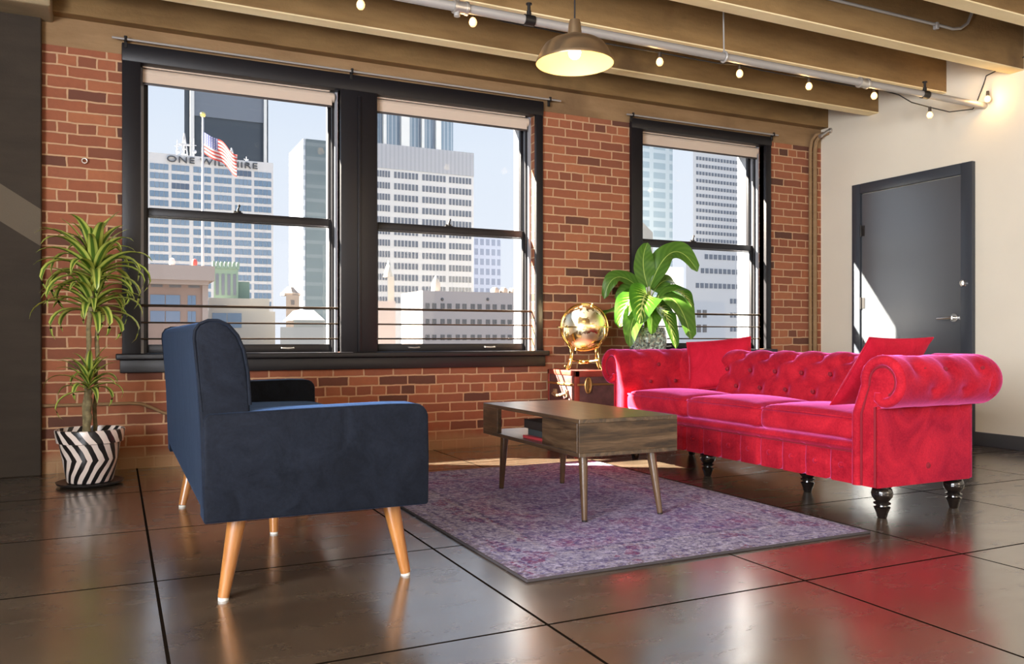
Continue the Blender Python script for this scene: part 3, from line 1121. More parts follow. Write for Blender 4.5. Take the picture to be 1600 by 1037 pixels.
rx0, rx1, ry0, ry1 = 1.216, 2.785, 2.41, 4.60
rug_t = 0.009
rg = thing('rug', 'faded purple and grey oriental rug under the coffee table', 'rug', ((rx0 + rx1) / 2, (ry0 + ry1) / 2, 0))
b = BM()
box(b, rx0, rx1, ry0, ry1, 0.0005, rug_t, 0.002, 1)
new('pile', b, rug_material(rx1 - rx0, ry1 - ry0), rg, smooth=30)
b = BM()
box(b, rx0 - 0.004, rx1 + 0.004, ry0 - 0.006, ry0 + 0.002, 0.0005, rug_t + 0.001, 0.002, 1)
box(b, rx0 - 0.006, rx0 + 0.002, ry0 - 0.004, ry1 + 0.004, 0.0005, rug_t + 0.001, 0.002, 1)
box(b, rx1 - 0.002, rx1 + 0.006, ry0 - 0.004, ry1 + 0.004, 0.0005, rug_t + 0.001, 0.002, 1)
new('binding', b, mat('dark_rug_binding', (0.05, 0.042, 0.045), 0.9), rg, smooth=30, label='dark bound edge')

# ------------------------------------------------------------------ navy loveseat
lv = thing('loveseat', 'navy velvet two-seat sofa on splayed oak legs, turned sideways', 'sofa', (0.57, 3.465, 0))
LY0, LY1 = 2.55, 4.38
LX0, LX1 = 0.232, 0.925
for y0, y1 in ((LY0, LY0 + 0.125), (LY1 - 0.125, LY1)):
    prof = [(LX0 + 0.004, 0.256), (LX0, 0.262), (LX0 - 0.001, 0.56)]
    prof += [(LX0 + 0.018 - 0.018 * cos(t), 0.558 + 0.020 * sin(t)) for t in (0.5, 1.0, pi / 2)]
    prof += [(0.5, 0.584), (0.80, 0.589)]
    prof += [(LX1 - 0.045 + 0.045 * sin(t), 0.542 + 0.045 * cos(t)) for t in (0.0, 0.35, 0.7, 1.05, 1.4, pi / 2)]
    prof += [(LX1 + 0.002, 0.40), (LX1, 0.262), (LX1 - 0.006, 0.256)]
    b = extrude_profile(prof, y0, y1, lambda u, v, t: Vector((u, t, v)), 4, step=0.03)
    ed = [e for e in b.edges if len(e.link_faces) == 2 and e.calc_face_angle(0) > 1.2]
    bmesh.ops.bevel(b, geom=ed, offset=0.010, segments=3, profile=0.5, affect='EDGES', clamp_overlap=True)
    new('arm', b, M['navy'], lv, smooth=50)
prof = [(0.245, 0.262), (0.231, 0.30), (0.222, 0.55), (0.206, 0.80), (0.208, 0.822), (0.220, 0.840), (0.245, 0.851), (0.272, 0.851), (0.300, 0.838), (0.325, 0.808),
        (0.343, 0.765), (0.355, 0.70), (0.362, 0.62), (0.366, 0.50), (0.366, 0.30), (0.36, 0.262)]
b = extrude_profile(prof, LY0 + 0.008, LY1 - 0.008, lambda u, v, t: Vector((u, t, v)), 30, step=0.02)
ed = [e for e in b.edges if len(e.link_faces) == 2 and e.calc_face_angle(0) > 1.2]
bmesh.ops.bevel(b, geom=ed, offset=0.010, segments=3, profile=0.5, affect='EDGES', clamp_overlap=True)
bk = new('backrest', b, M['navy'], lv, smooth=50)
for yy in (LY0 + 0.012, LY1 - 0.012):
    b = BM()
    tube(b, [Vector((u, yy, v)) for u, v in ((0.228, 0.585), (0.221, 0.65), (0.206, 0.80), (0.208, 0.822), (0.220, 0.841), (0.245, 0.852), (0.272, 0.852), (0.301, 0.839), (0.327, 0.808),
                                           (0.345, 0.765), (0.357, 0.70), (0.363, 0.60))], 0.005, 8)
    new('piping', b, M['navy'], bk)
b = BM()
box(b, 0.30, LX1 - 0.02, LY0 + 0.12, LY1 - 0.12, 0.262, 0.36, 0.012, 3)
new('seat_frame', b, M['navy'], lv)
ym = (LY0 + LY1) / 2
for y0, y1 in ((LY0 + 0.127, ym - 0.002), (ym + 0.002, LY1 - 0.127)):
    new('seat_cushion', soft_block(0.36, LX1 + 0.006, y0, y1, 0.36, 0.475, 0.04, 0.02), M['navy'], lv)
for y in (2.9, 3.2, 3.465, 3.73, 4.03):
    for z in (0.56, 0.70):
        b = BM()
        ball(b, (0.362 - (0.006 if z > 0.6 else 0), y, z), 0.012, 12, 8, (0.5, 1, 1))
        new('button', b, M['navy'], bk)


def taper_leg(b, top, bot, r0, r1, seg=20):
    tube(b, [top, top.lerp(bot, 0.5), bot], [r0, (r0 + r1) / 2, r1], seg)


for tx, ty, bx_, by_ in ((0.345, 2.68, 0.297, 2.652), (0.832, 2.68, 0.884, 2.668), (0.345, 4.25, 0.285, 4.20), (0.832, 4.25, 0.88, 4.27), (0.585, ym, 0.585, ym)):
    b = BM()
    taper_leg(b, Vector((tx, ty, 0.262)), Vector((bx_, by_, 0.008)), 0.030, 0.017)
    lg = new('leg', b, M['oak_leg'], lv, label='tapered orange oak leg')
    b = BM()
    tube(b, [Vector((bx_, by_, 0.009)), Vector((bx_, by_, 0.0))], 0.016, 14)
    new('glide', b, M['glide'], lg)

# ------------------------------------------------------------------ coffee table
tz = rug_t
ct = thing('coffee_table', 'weathered wood coffee table with open middle shelf on walnut legs', 'table', (2.01, 3.5, tz))
TX0, TX1, TY0, TY1, TZ0, TZ1 = 1.758, 2.264, 3.0, 4.005, 0.296, 0.457
th = 0.018
b = BM()
box(b, TX0, TX1, TY0, TY1, TZ1 - th, TZ1, 0.0015, 1)
new('tabletop', b, M['table_wood'], ct, smooth=30)
b = BM()
box(b, TX0, TX1, TY0, TY1, TZ0, TZ0 + th, 0.0015, 1)
new('bottom_panel', b, M['table_wood'], ct, smooth=30)
for y0 in (TY0,):
    b = BM()
    box(b, TX0, TX1, y0, y0 + th, TZ0 + th, TZ1 - th, 0.0008, 1)
    new('end_panel', b, M['table_end'], ct, smooth=30)
for y0 in (3.32,):
    b = BM()
    box(b, TX0 + 0.01, TX1 - 0.01, y0, y0 + th, TZ0 + th, TZ1 - th)
    new('divider', b, M['table_end'], ct, smooth=30)
for x in (TX0, TX1 - th):
    b = BM()
    box(b, x, x + th, TY0 + th + 0.001, 3.335, TZ0 + th + 0.001, TZ1 - th - 0.001, 0.0008, 1)
    new('drawer_front', b, M['table_wood'], ct, smooth=30)
    b = BM()
    box(b, x, x + 0.024, 3.825, TY1, TZ0 + th, TZ1 - th, 0.0008, 1)
    new('corner_panel', b, M['table_wood'], ct, smooth=30)
for tx, ty, bx_, by_ in ((1.835, 3.10, 1.822, 3.065), (2.19, 3.10, 2.208, 3.052), (1.835, 3.90, 1.832, 3.935), (2.19, 3.90, 2.195, 3.930)):
    b = BM()
    taper_leg(b, Vector((tx, ty, TZ0)), Vector((bx_, by_, tz + 0.006)), 0.0215, 0.0125)
    lg = new('leg', b, M['table_leg'], ct)
    b = BM()
    tube(b, [Vector((bx_, by_, tz + 0.008)), Vector((bx_, by_, tz))], 0.0122, 14)
    new('glide', b, M['black_metal'], lg)


# books lying in the open shelf
def book(x0, x1, y0, y1, z0, z1, cover, label, rot=0.0):
    c = Vector(((x0 + x1) / 2, (y0 + y1) / 2, z0))
    r = thing('book', label, 'book', c, group='books in the coffee table shelf')
    R_ = Matrix.Translation(c) @ Matrix.Rotation(rot, 4, 'Z') @ Matrix.Translation(-c)
    t = 0.0035
    bb = BM()
    box(bb, x0, x1, y0, y1, z0, z0 + t, M=R_)
    box(bb, x0, x1, y0, y1, z1 - t, z1, M=R_)
    box(bb, x0, x0 + t, y0, y1, z0, z1, M=R_)
    new('cover', bb, cover, r, smooth=0)
    bb = BM()
    box(bb, x0 + t, x1 - 0.004, y0 + 0.004, y1 - 0.004, z0 + t, z1 - t, M=R_)
    new('pages', bb, M['paper'], r, smooth=0)
    return r


sz = TZ0 + th
book(1.80, 2.00, 3.36, 3.61, sz, sz + 0.014, M['book_red'], 'thin magazine at the bottom of the pile in the table shelf', 0.05)
book(1.82, 1.99, 3.36, 3.60, sz + 0.0142, sz + 0.046, M['book_teal'], 'dark teal book in the middle of the pile in the table shelf', 0.0)
book(1.81, 1.985, 3.365, 3.63, sz + 0.0462, sz + 0.088, M['book_black'], 'thick black book on top of the pile in the table shelf', -0.04)

# ------------------------------------------------------------------ crimson chesterfield
cs = thing('chesterfield_sofa', 'crimson velvet three-seat sofa with buttoned back and scrolled arms', 'sofa', (3.3, 3.55, 0))
SX0, SXB = 2.975, 3.62
SY0, SY1 = 2.54, 4.62          # outer faces below the rolls
AR, AZ = 0.115, 0.612          # arm roll
XR = 3.575                     # centre line of the roll along the back


def tuft(a, bq, A=0.016, sg=0.030, crease=0.006):
    """diamond buttoning: a, bq in lattice units (buttons at integer points with a+b even)"""
    best = 9
    for i in range(int(math.floor(a)) - 1, int(math.floor(a)) + 3):
        for j in range(int(math.floor(bq)) - 1, int(math.floor(bq)) + 3):
            if (i + j) % 2 == 0:
                best = min(best, sqrt((a - i) ** 2 + (bq - j) ** 2))
    s1 = abs(((a + bq) / 2 + 0.5) % 1 - 0.5)
    s2 = abs(((a - bq) / 2 + 0.5) % 1 - 0.5)
    return -A * exp(-(best / 0.42) ** 2) - crease * (exp(-(s1 / 0.07) ** 2) + exp(-(s2 / 0.07) ** 2)) * 0.5


def smooth(e0, e1, v):
    t = max(0, min(1, (v - e0) / (e1 - e0)))
    return t * t * (3 - 2 * t)


# back
bprof = [(3.60, 0.145), (SXB, 0.16), (SXB, 0.48)]
bprof += [(XR + AR * cos(t), AZ + AR * sin(t)) for t in [radians(-62 + 12 * i) for i in range(21)]]
bprof += [(3.452, 0.56), (3.44, 0.50), (3.425, 0.42), (3.42, 0.34), (3.42, 0.145)]
DU, DZ0, DV = 0.104, 0.505, 0.10


def back_disp(u, v, nrm, t):
    if v < 0.36 or (u > XR + 0.02 and v < 0.70):
        return 0.0
    arcs = v if u < XR - 0.06 else (0.66 + max(0, (u - XR + 0.06)) * 1.0)
    w = smooth(0.38, 0.42, v)
    end = smooth(SY0 + 0.12, SY0 + 0.2, t) * (1 - smooth(SY1 - 0.2, SY1 - 0.12, t))
    return tuft((t - 3.58) / DU, (arcs - DZ0) / DV, 0.030, 0.03, 0.018) * w * end


b = extrude_profile(bprof, SY0 + 0.02, SY1 - 0.02, lambda u, v, t: Vector((u, t, v)), 130, back_disp, 0.016)
cb = new('backrest', b, M['red_velvet'], cs, smooth=60)
nb = 0
for i in range(-9, 10):
    for j, (xx, zz) in ((0, (3.448 + 0.012, 0.505)), (1, (3.468 + 0.012, 0.605)), (-1, (3.428 + 0.012, 0.405))):
        if (i + j) % 2 or j == -1:
            continue
        y = 3.58 + i * DU
        if 2.75 < y < 4.42:
            b = BM()
            ball(b, (xx, y, zz), 0.013, 12, 8, (0.5, 1, 1))
            new('button', b, M['red_velvet_dark'], cb)

# arms
for side in (-1, 1):
    yo = SY0 if side < 0 else SY1
    yc = yo + side * 0.035          # roll centre leans outward
    inn = yo - side * 0.125

    prof = [(inn, 0.145), (inn, 0.46), (yc - side * (AR - 0.002), AZ - 0.03)]
    angs = [radians(a) for a in range(0, 261, 12)]
    prof += [(yc - side * AR * cos(t), AZ + AR * sin(t)) for t in angs]
    prof += [(yo, 0.49), (yo, 0.145)]

    def arm_disp(u, v, nrm, t, side=side, yc=yc, inn=inn):
        inner = (u - yc) * side < 0
        if v < 0.40:
            return 0.0
        w = smooth(SX0 + 0.03, SX0 + 0.10, t)
        s = v if inner else AZ + AR * 1.57 + (AZ + AR - v)
        if not inner and v < AZ - 0.06:
            return 0
        return tuft((t - 3.18) / 0.10, (s - 0.515) / 0.11, 0.018, 0.03, 0.006) * w * smooth(0.42, 0.48, v)

    b = extrude_profile(prof, SX0 + 0.012, XR + 0.02, lambda u, v, t: Vector((t, u, v)), 48, arm_disp, 0.016)
    ar = new('arm', b, M['red_velvet'], cs, smooth=60)
    # turned corner where the arm roll meets the back roll
    b = BM()
    ball(b, (XR, yc, AZ), AR, 36, 24)
    y_a, y_b = sorted((yc, yo - side * 0.16))
    tube(b, [Vector((XR, y_a, AZ)), Vector((XR, y_b, AZ))], AR, 36)
    box(b, XR - 0.05, SXB, min(yo, inn) + 0.003, max(yo, inn) - 0.003, 0.146, 0.56, 0.006, 3)
    new('corner_roll', b, M['red_velvet'], ar, smooth=60)
    # scroll front: panel, broad padded trim, piping
    outl = [(inn + side * 0.022, 0.147), (inn + side * 0.022, 0.46), (yc - side * (AR - 0.026), AZ - 0.02)]
    outl += [(yc - side * (AR - 0.022) * cos(t), AZ + (AR - 0.022) * sin(t)) for t in [radians(a) for a in range(10, 271, 13)]]
    outl += [(yc + side * 0.004 - side * 0.03, AZ - AR + 0.040), (yc - side * 0.026, AZ - AR + 0.066)]
    b = BM()
    tube(b, [Vector((SX0 + 0.008, q[0], q[1])) for q in outl], [0.023] * (len(outl) - 2) + [0.021, 0.016], 14)
    new('scroll_trim', b, M['red_velvet'], ar, smooth=60, label='padded roll edging the scroll')
    pan = [(inn + side * 0.02, 0.147), (inn + side * 0.02, 0.46), (yc - side * (AR - 0.035), AZ)]
    pan += [(yc - side * (AR - 0.035) * cos(t), AZ + (AR - 0.035) * sin(t)) for t in [radians(a) for a in range(15, 256, 15)]]
    pan += [(yo - side * 0.004, 0.50), (yo - side * 0.004, 0.147)]
    b = extrude_profile(pan, SX0 + 0.004, SX0 + 0.03, lambda u, v, t: Vector((t, u, v)), 2, step=0.03)
    new('scroll_panel', b, M['red_velvet'], ar, smooth=50)
    b = BM()
    tube(b, [Vector((SX0 + 0.002, inn + side * 0.049, 0.15)), Vector((SX0 + 0.002, inn + side * 0.049, 0.465)), Vector((SX0 + 0.002, yc - side * 0.068, AZ - 0.01))] +
         [Vector((SX0 + 0.002, yc - side * 0.066 * cos(t), AZ + 0.066 * sin(t))) for t in [radians(a) for a in range(15, 241, 15)]], 0.0055, 8)
    new('piping', b, M['red_velvet_dark'], ar)
    b = BM()
    tube(b, [Vector((SX0 + 0.0, yo - side * 0.003, 0.15)), Vector((SX0 + 0.0, yo - side * 0.003, 0.50))], 0.005, 8)
    new('piping', b, M['red_velvet_dark'], ar)
    for xx, zz in ((3.18, 0.515), (3.38, 0.515), (3.28, 0.625)):
        yb = inn + side * 0.004 if zz < 0.6 else yc - side * (AR - 0.008)
        b = BM()
        ball(b, (xx, yb, zz), 0.013, 12, 8, (1, 0.5, 1))
        new('button', b, M['red_velvet_dark'], ar)
    for xx in (3.13, 3.26, 3.39, 3.51):
        b = BM()
        ball(b, (xx, yc + side * (AR - 0.012) * cos(0.55), AZ + (AR - 0.012) * sin(0.55)), 0.012, 12, 8, (1, 0.6, 0.8))
        new('button', b, M['red_velvet_dark'], ar)
    b = BM()
    ball(b, (3.31, yo + side * 0.001, 0.225), 0.014, 12, 8, (1, 0.4, 1))
    new('button', b, M['red_velvet_dark'], ar)

# seat rail with vertical pleats and buttons
yA, yB = SY0 + 0.12, SY1 - 0.12
NP = 12


def rail_disp(u, v, nrm, t):
    if nrm.x > -0.5:
        return 0
    f = (t - yA) / (yB - yA) * NP
    s = abs((f + 0.5) % 1 - 0.5)
    return -0.013 * exp(-(s / 0.06) ** 2) * (1 - smooth(0.28, 0.30, v))


rp = [(3.60, 0.145), (3.60, 0.34), (SX0 + 0.03, 0.338), (SX0 + 0.012, 0.334), (SX0 - 0.004, 0.326), (SX0 - 0.010, 0.314), (SX0 - 0.004, 0.302), (SX0 + 0.010, 0.295), (SX0 + 0.014, 0.285),
      (SX0 + 0.010, 0.22), (SX0 + 0.014, 0.145)]
b = extrude_profile(rp, yA, yB, lambda u, v, t: Vector((u, t, v)), 240, rail_disp, 0.02)
sr = new('seat_rail', b, M['red_velvet'], cs, smooth=50)
for i in range(NP):
    y = yA + (yB - yA) * (i + 0.5) / NP
    b = BM()
    ball(b, (SX0 + 0.008, y, 0.222), 0.013, 12, 8, (0.7, 1, 1))
    new('button', b, M['red_velvet'], sr)
b = BM()
tube(b, [Vector((SX0 + 0.013, yA, 0.29)), Vector((SX0 + 0.013, yB, 0.29))], 0.004, 8)
new('piping', b, M['red_velvet_dark'], sr)

cw = (yB - yA) / 3
for i in range(3):
    y0 = yA + cw * i + 0.003
    y1 = yA + cw * (i + 1) - 0.003
    b = soft_block(SX0 + 0.008, 3.43, y0, y1, 0.334, 0.448, 0.034, 0.034)
    sc_ = new('seat_cushion', b, M['red_velvet'], cs, smooth=60)
    b = BM()
    x_ = SX0 + 0.008
    pts = [Vector((3.40, y0 + 0.002, 0.440)), Vector((x_ + 0.035, y0 + 0.004, 0.440)), Vector((x_ + 0.012, y0 + 0.012, 0.440)), Vector((x_ + 0.0035, y0 + 0.035, 0.441)),
           Vector((x_ - 0.002, y0 + 0.15, 0.444)), Vector((x_ - 0.004, (y0 + y1) / 2, 0.445)), Vector((x_ - 0.002, y1 - 0.15, 0.444)),
           Vector((x_ + 0.0035, y1 - 0.035, 0.441)), Vector((x_ + 0.012, y1 - 0.012, 0.440)), Vector((x_ + 0.035, y1 - 0.004, 0.440)), Vector((3.40, y1 - 0.002, 0.440))]
    tube(b, pts, 0.0055, 8)
    new('piping', b, M['red_velvet'], sc_)


def turned_leg(x, y, h=0.148):
    bb = BM()
    lathe(bb, [(0.0, 0.0), (0.018, 0.0), (0.021, 0.006), (0.024, 0.02), (0.033, 0.043), (0.036, 0.049), (0.026, 0.053), (0.025, 0.058), (0.036, 0.063), (0.037, 0.068), (0.026, 0.073),
               (0.034, 0.082), (0.044, 0.097), (0.046, 0.112), (0.042, 0.128), (0.036, 0.137), (0.043, 0.141), (0.044, h), (0.0, h)], (x, y, 0), 28)
    return bb


for x, y in ((3.075, 2.59), (3.565, 2.60), (3.10, 3.82), (3.565, 4.56), (3.10, 4.56), (3.25, 3.20)):
    new('leg', turned_leg(x, y), M['black_gloss'], cs, label='turned black wooden leg')


# ------------------------------------------------------------------ throw pillows
def pillow(name, label, corner_o, ux, uz, w, h, thick, rnd):
    """square cushion: corner_o lower corner, ux along the width, uz up the height"""
    ux, uz = Vector(ux).normalized(), Vector(uz)
    uz = (uz - ux * uz.dot(ux)).normalized()
    nn = ux.cross(uz)
    rr = random.Random(rnd)
    bb = BM()
    n = 26
    grids = []
    for s in (1, -1):
        g = []
        for i in range(n + 1):
            row = []
            for j in range(n + 1):
                a, c = i / n * 2 - 1, j / n * 2 - 1
                # edges draw in between the corners
                ea = a * (1 - 0.05 * (1 - c * c))
                ec = c * (1 - 0.05 * (1 - a * a))
                f = max(0.0, (1 - a * a) * (1 - c * c)) ** 0.42
                wr = 0.006 * sin(5 * a + 3 * c + rnd) * f
                p3 = Vector(corner_o) + ux * (w / 2 * (1 + ea)) + uz * (h / 2 * (1 + ec)) + nn * (s * (thick / 2 * f + wr * 0.5))
                row.append(bb.verts.new(p3))
            g.append(row)
        grids.append(g)
        for i in range(n):
            for j in range(n):
                q = (g[i][j], g[i + 1][j], g[i + 1][j + 1], g[i][j + 1])
                bb.faces.new(q if s > 0 else tuple(reversed(q)))
    bmesh.ops.remove_doubles(bb, verts=bb.verts, dist=0.0015)
    loc = Vector(corner_o) + ux * w / 2
    r = thing(name, label, 'pillow', loc, group='crimson pillows on the red sofa')
    cv = new('pillow_cover', bb, M['pillow'], r, smooth=60)
    bb = BM()
    pts = []
    for (a0, c0, a1, c1) in ((-1, -1, 1, -1), (1, -1, 1, 1), (1, 1, -1, 1), (-1, 1, -1, -1)):
        for kk in range(14):
            a = a0 + (a1 - a0) * kk / 14
            c = c0 + (c1 - c0) * kk / 14
            ea = a * (1 - 0.05 * (1 - c * c))
            ec = c * (1 - 0.05 * (1 - a * a))
            pts.append(Vector(corner_o) + ux * (w / 2 * (1 + ea)) + uz * (h / 2 * (1 + ec)))
    tube(bb, pts, 0.004, 6, closed=True)
    new('piping', bb, M['pillow'], cv)
    return r


# leaning in the far corner, turned toward the room
pillow('throw_pillow', 'crimson square pillow leaning in the far corner of the red sofa', (3.325, 4.29, 0.458), (0.33, -0.335, 0.045), (0.14, 0.13, 0.42), 0.41, 0.345, 0.13, 1)
pillow('throw_pillow', 'crimson square pillow propped on the near arm of the red sofa', (3.10, 2.915, 0.470), (1, 0.02, 0), (0.01, -0.24, 0.345), 0.44, 0.405, 0.10, 2)

# ------------------------------------------------------------------ trunk
tr = thing('trunk', 'old dark red trunk with brass fittings under the golden globe', 'trunk', (3.4, 5.28, 0))
KX0, KX1, KY0, KY1, KZ = 2.935, 3.86, 5.07, 5.48, 0.567
b = BM()
box(b, KX0 + 0.006, KX1 - 0.006, KY0 + 0.006, KY1, 0.012, 0.465, 0.006, 2)
new('body', b, M['trunk_leather'], tr, smooth=30)
b = BM()
box(b, KX0 + 0.006, KX1 - 0.006, KY0 + 0.006, KY1, 0.470, KZ - 0.004, 0.006, 2)
lid = new('lid', b, M['trunk_leather'], tr, smooth=30)
b = BM()
for x in (KX0, KX1 - 0.04):
    box(b, x, x + 0.04, KY0, KY0 + 0.02, 0.0, KZ, 0.004, 2)
    box(b, x, x + 0.04, KY1 - 0.02, KY1 + 0.002, 0.0, KZ, 0.004, 2)
box(b, KX0, KX1, KY0, KY0 + 0.02, KZ - 0.045, KZ, 0.004, 2)
box(b, KX0, KX1, KY0, KY0 + 0.02, 0.0, 0.045, 0.004, 2)
box(b, KX0, KX0 + 0.02, KY0, KY1, KZ - 0.035, KZ, 0.004, 2)
box(b, KX1 - 0.02, KX1, KY0, KY1, KZ - 0.035, KZ, 0.004, 2)
box(b, KX0, KX1, KY1 - 0.02, KY1 + 0.002, KZ - 0.035, KZ, 0.004, 2)
new('edge_binding', b, M['trunk_red'], tr, smooth=30, label='oxblood red edge binding')
b = BM()
box(b, KX0 + 0.02, KX1 - 0.02, KY0 - 0.004, KY0 + 0.01, 0.460, 0.475, 0.003, 2)
box(b, KX0 - 0.004, KX0 + 0.01, KY0 + 0.02, KY1, 0.460, 0.475, 0.003, 2)
new('band', b, M['brass_old'], tr, label='brass band along the lid seam')
for i, (xc, zc) in enumerate(((3.04, 0.462), (3.75, 0.462))):
    b = BM()
    pts = [Vector((xc + 0.024 * sin(t * pi / 12), KY0 - 0.008, zc + 0.052 * cos(t * pi / 12))) for t in range(24)]
    tube(b, pts, 0.0075, 8, closed=True)
    box(b, xc - 0.012, xc + 0.012, KY0 - 0.010, KY0 + 0.008, zc - 0.04, zc + 0.04, 0.004, 2)
    new('latch', b, M['brass_old'], tr, label='oval brass latch')
b = BM()
box(b, 3.36, 3.43, KY0 - 0.012, KY0 + 0.006, 0.42, 0.51, 0.006, 2)
tube(b, [Vector((3.395, KY0 - 0.012, 0.435)), Vector((3.395, KY0 - 0.028, 0.435))], 0.022, 20)
new('lock', b, M['brass_old'], tr, label='round brass lock plate')
b = BM()
hy = (KY0 + KY1) / 2
tube(b, [Vector((KX0 - 0.004, hy - 0.085, 0.40)), Vector((KX0 - 0.03, hy - 0.07, 0.392)), Vector((KX0 - 0.04, hy, 0.38)), Vector((KX0 - 0.03, hy + 0.07, 0.392)), Vector((KX0 - 0.004, hy + 0.085, 0.40))], 0.011, 10)
for q in (-0.085, 0.085):
    box(b, KX0 - 0.010, KX0 + 0.008, hy + q - 0.02, hy + q + 0.02, 0.375, 0.425, 0.004, 2)
new('side_handle', b, mat('tan_leather', (0.35, 0.2, 0.1), 0.5), tr, label='tan leather carrying handle')

# ------------------------------------------------------------------ golden globe
gc = Vector((3.115, 5.245, 0.880))
GR = 0.163
gl = thing('globe', 'polished golden globe in a four-legged brass stand on the trunk', 'globe', (gc.x, gc.y, KZ))


def globe_material():
    m, nt, p = nodes('engraved_gold')
    k = N(nt)
    co = k.coord()
    n1 = k.noise(co, 9.0, 6, 0.6)
    edge = k.ramp(n1.outputs['Fac'], [(0.49, (0, 0, 0)), (0.51, (1, 1, 1))])
    k.link(k.mix(edge, (0.97, 0.76, 0.40), (0.96, 0.84, 0.60)), p.inputs['Base Color'])
    p.inputs['Metallic'].default_value = 1.0
    k.link(k.math('ADD', 0.20, k.math('MULTIPLY', edge, 0.2)), p.inputs['Roughness'])
    k.link(k.bump(edge, 0.12, 0.003), p.inputs['Normal'])
    return m


b = BM()
ball(b, gc, GR, 64, 40)
sp = new('sphere', b, globe_material(), gl, smooth=80)
b = BM()
tilt = Matrix.Rotation(radians(23), 4, 'Y')
for s in (-1, 1):
    d_ = (tilt @ Vector((0, 0, s)))
    tube(b, [gc + d_ * (GR - 0.004), gc + d_ * (GR + 0.024)], 0.008, 10)
new('axis_pin', b, M['brass'], sp)
b = BM()
lathe(b, [(GR + 0.012, -0.004), (GR + 0.042, -0.004), (GR + 0.042, 0.004), (GR + 0.012, 0.004), (GR + 0.012, -0.004)], gc, 64)
new('horizon_ring', b, M['brass'], gl, smooth=30)
b = BM()
mer = [gc + Matrix.Rotation(radians(-38), 3, 'Z') @ Vector(((GR + 0.011) * cos(t * pi / 32), 0, (GR + 0.011) * sin(t * pi / 32))) for t in range(64)]
tube(b, mer, 0.006, 8, closed=True)
new('meridian_ring', b, M['brass'], gl)
for kq in range(4):
    an = radians(45 + 90 * kq - 26)
    dr = Vector((cos(an), sin(an), 0))
    b = BM()
    base = Vector((gc.x, gc.y, 0))
    P_ = [(0.192, 0.876), (0.194, 0.835), (0.190, 0.80), (0.160, 0.762), (0.135, 0.725), (0.130, 0.69), (0.138, 0.65), (0.150, 0.615), (0.162, 0.590), (0.180, 0.576), (0.192, 0.584), (0.190, 0.598)]
    tube(b, [base + dr * r_ + Vector((0, 0, z_)) for r_, z_ in P_], [0.007, 0.008, 0.009, 0.011, 0.008, 0.007, 0.007, 0.008, 0.009, 0.009, 0.008, 0.006], 10)
    ball(b, base + dr * 0.17 + Vector((0, 0, KZ + 0.007)), 0.0075, 10, 8)
    ball(b, base + dr * 0.192 + Vector((0, 0, 0.884)), 0.009, 10, 8)
    new('leg', b, M['brass'], gl)
b = BM()
for kq in range(2):
    an = radians(45 + 90 * kq - 26)
    dr = Vector((cos(an), sin(an), 0))
    base = Vector((gc.x, gc.y, 0.640))
    tube(b, [base - dr * 0.139, base - dr * 0.05 + Vector((0, 0, -0.012)), base + dr * 0.05 + Vector((0, 0, -0.012)), base + dr * 0.139], 0.006, 8)
lathe(b, [(0.0, 0.0), (0.046, 0.0), (0.050, 0.008), (0.046, 0.026), (0.030, 0.03), (0.0, 0.03)], (gc.x, gc.y, 0.612), 28)
new('stretcher', b, M['brass'], gl, label='crossed brass stretcher with a compass box')

# ------------------------------------------------------------------ plants
def leaf_strip(bm, pts, width, up, uvl, fold=0.25, shape='blade', n_across=4, seed=0.0, wave=0.0):
    """leaf along a polyline; uv: u across 0..1, v along 0..1"""
    pts = [Vector(p) for p in pts]
    n = len(pts) - 1
    rows = []
    for i, p in enumerate(pts):
        t = (pts[min(i + 1, n)] - pts[max(i - 1, 0)]).normalized()
        s = t.cross(Vector(up))
        if s.length < 1e-4:
            s = t.orthogonal()
        s.normalize()
        nn = s.cross(t).normalized()
        v = i / n
        if shape == 'blade':
            w = width * (min(1, 0.45 + 2.2 * v)) * (1 - v ** 2.6) ** 0.9
        else:
            w = width * (sin(pi * min(1, v * 0.86 + 0.05) ** 0.72)) ** 0.85 * (1 if v < 0.98 else 0.12)
        w = max(w, 0.0006)
        row = []
        for j in range(n_across + 1):
            a = j / n_across * 2 - 1
            q = p + s * (a * w / 2) + nn * (abs(a) * w * 0.5 * fold) + nn * (wave * sin(v * 15 + seed + 2 * a) * abs(a))
            row.append(bm.verts.new(q))
        rows.append(row)
    for i in range(n):
        for j in range(n_across):
            f = bm.faces.new((rows[i][j], rows[i][j + 1], rows[i + 1][j + 1], rows[i + 1][j]))
            for l, (a, bq) in zip(f.loops, ((j, i), (j + 1, i), (j + 1, i + 1), (j, i + 1))):
                l[uvl].uv = (a / n_across, bq / n)


def translucent_leaf(name, color_fn, trans=0.35, rough=0.4):
    m, nt, p = nodes(name)
    k = N(nt)
    uv = k.coord('UV')
    u, v, _ = k.xyz(uv)
    c = color_fn(k, u, v)
    k.link(c, p.inputs['Base Color'])
    p.inputs['Roughness'].default_value = rough
    tr_ = k.n('ShaderNodeBsdfTranslucent')
    k.link(c, tr_.inputs[0])
    mx = k.n('ShaderNodeMixShader')
    mx.inputs[0].default_value = trans
    out = nt.nodes['Material Output']
    k.link(p.outputs[0], mx.inputs[1])
    k.link(tr_.outputs[0], mx.inputs[2])
    k.link(mx.outputs[0], out.inputs[0])
    return m


def striped(k, u, v):
    a = k.math('ABSOLUTE', k.math('SUBTRACT', u, 0.5))
    return k.ramp(a, [(0.0, (0.10, 0.19, 0.025)), (0.14, (0.08, 0.17, 0.025)), (0.22, (0.50, 0.58, 0.10)), (0.42, (0.62, 0.66, 0.16)), (0.48, (0.18, 0.28, 0.04))])


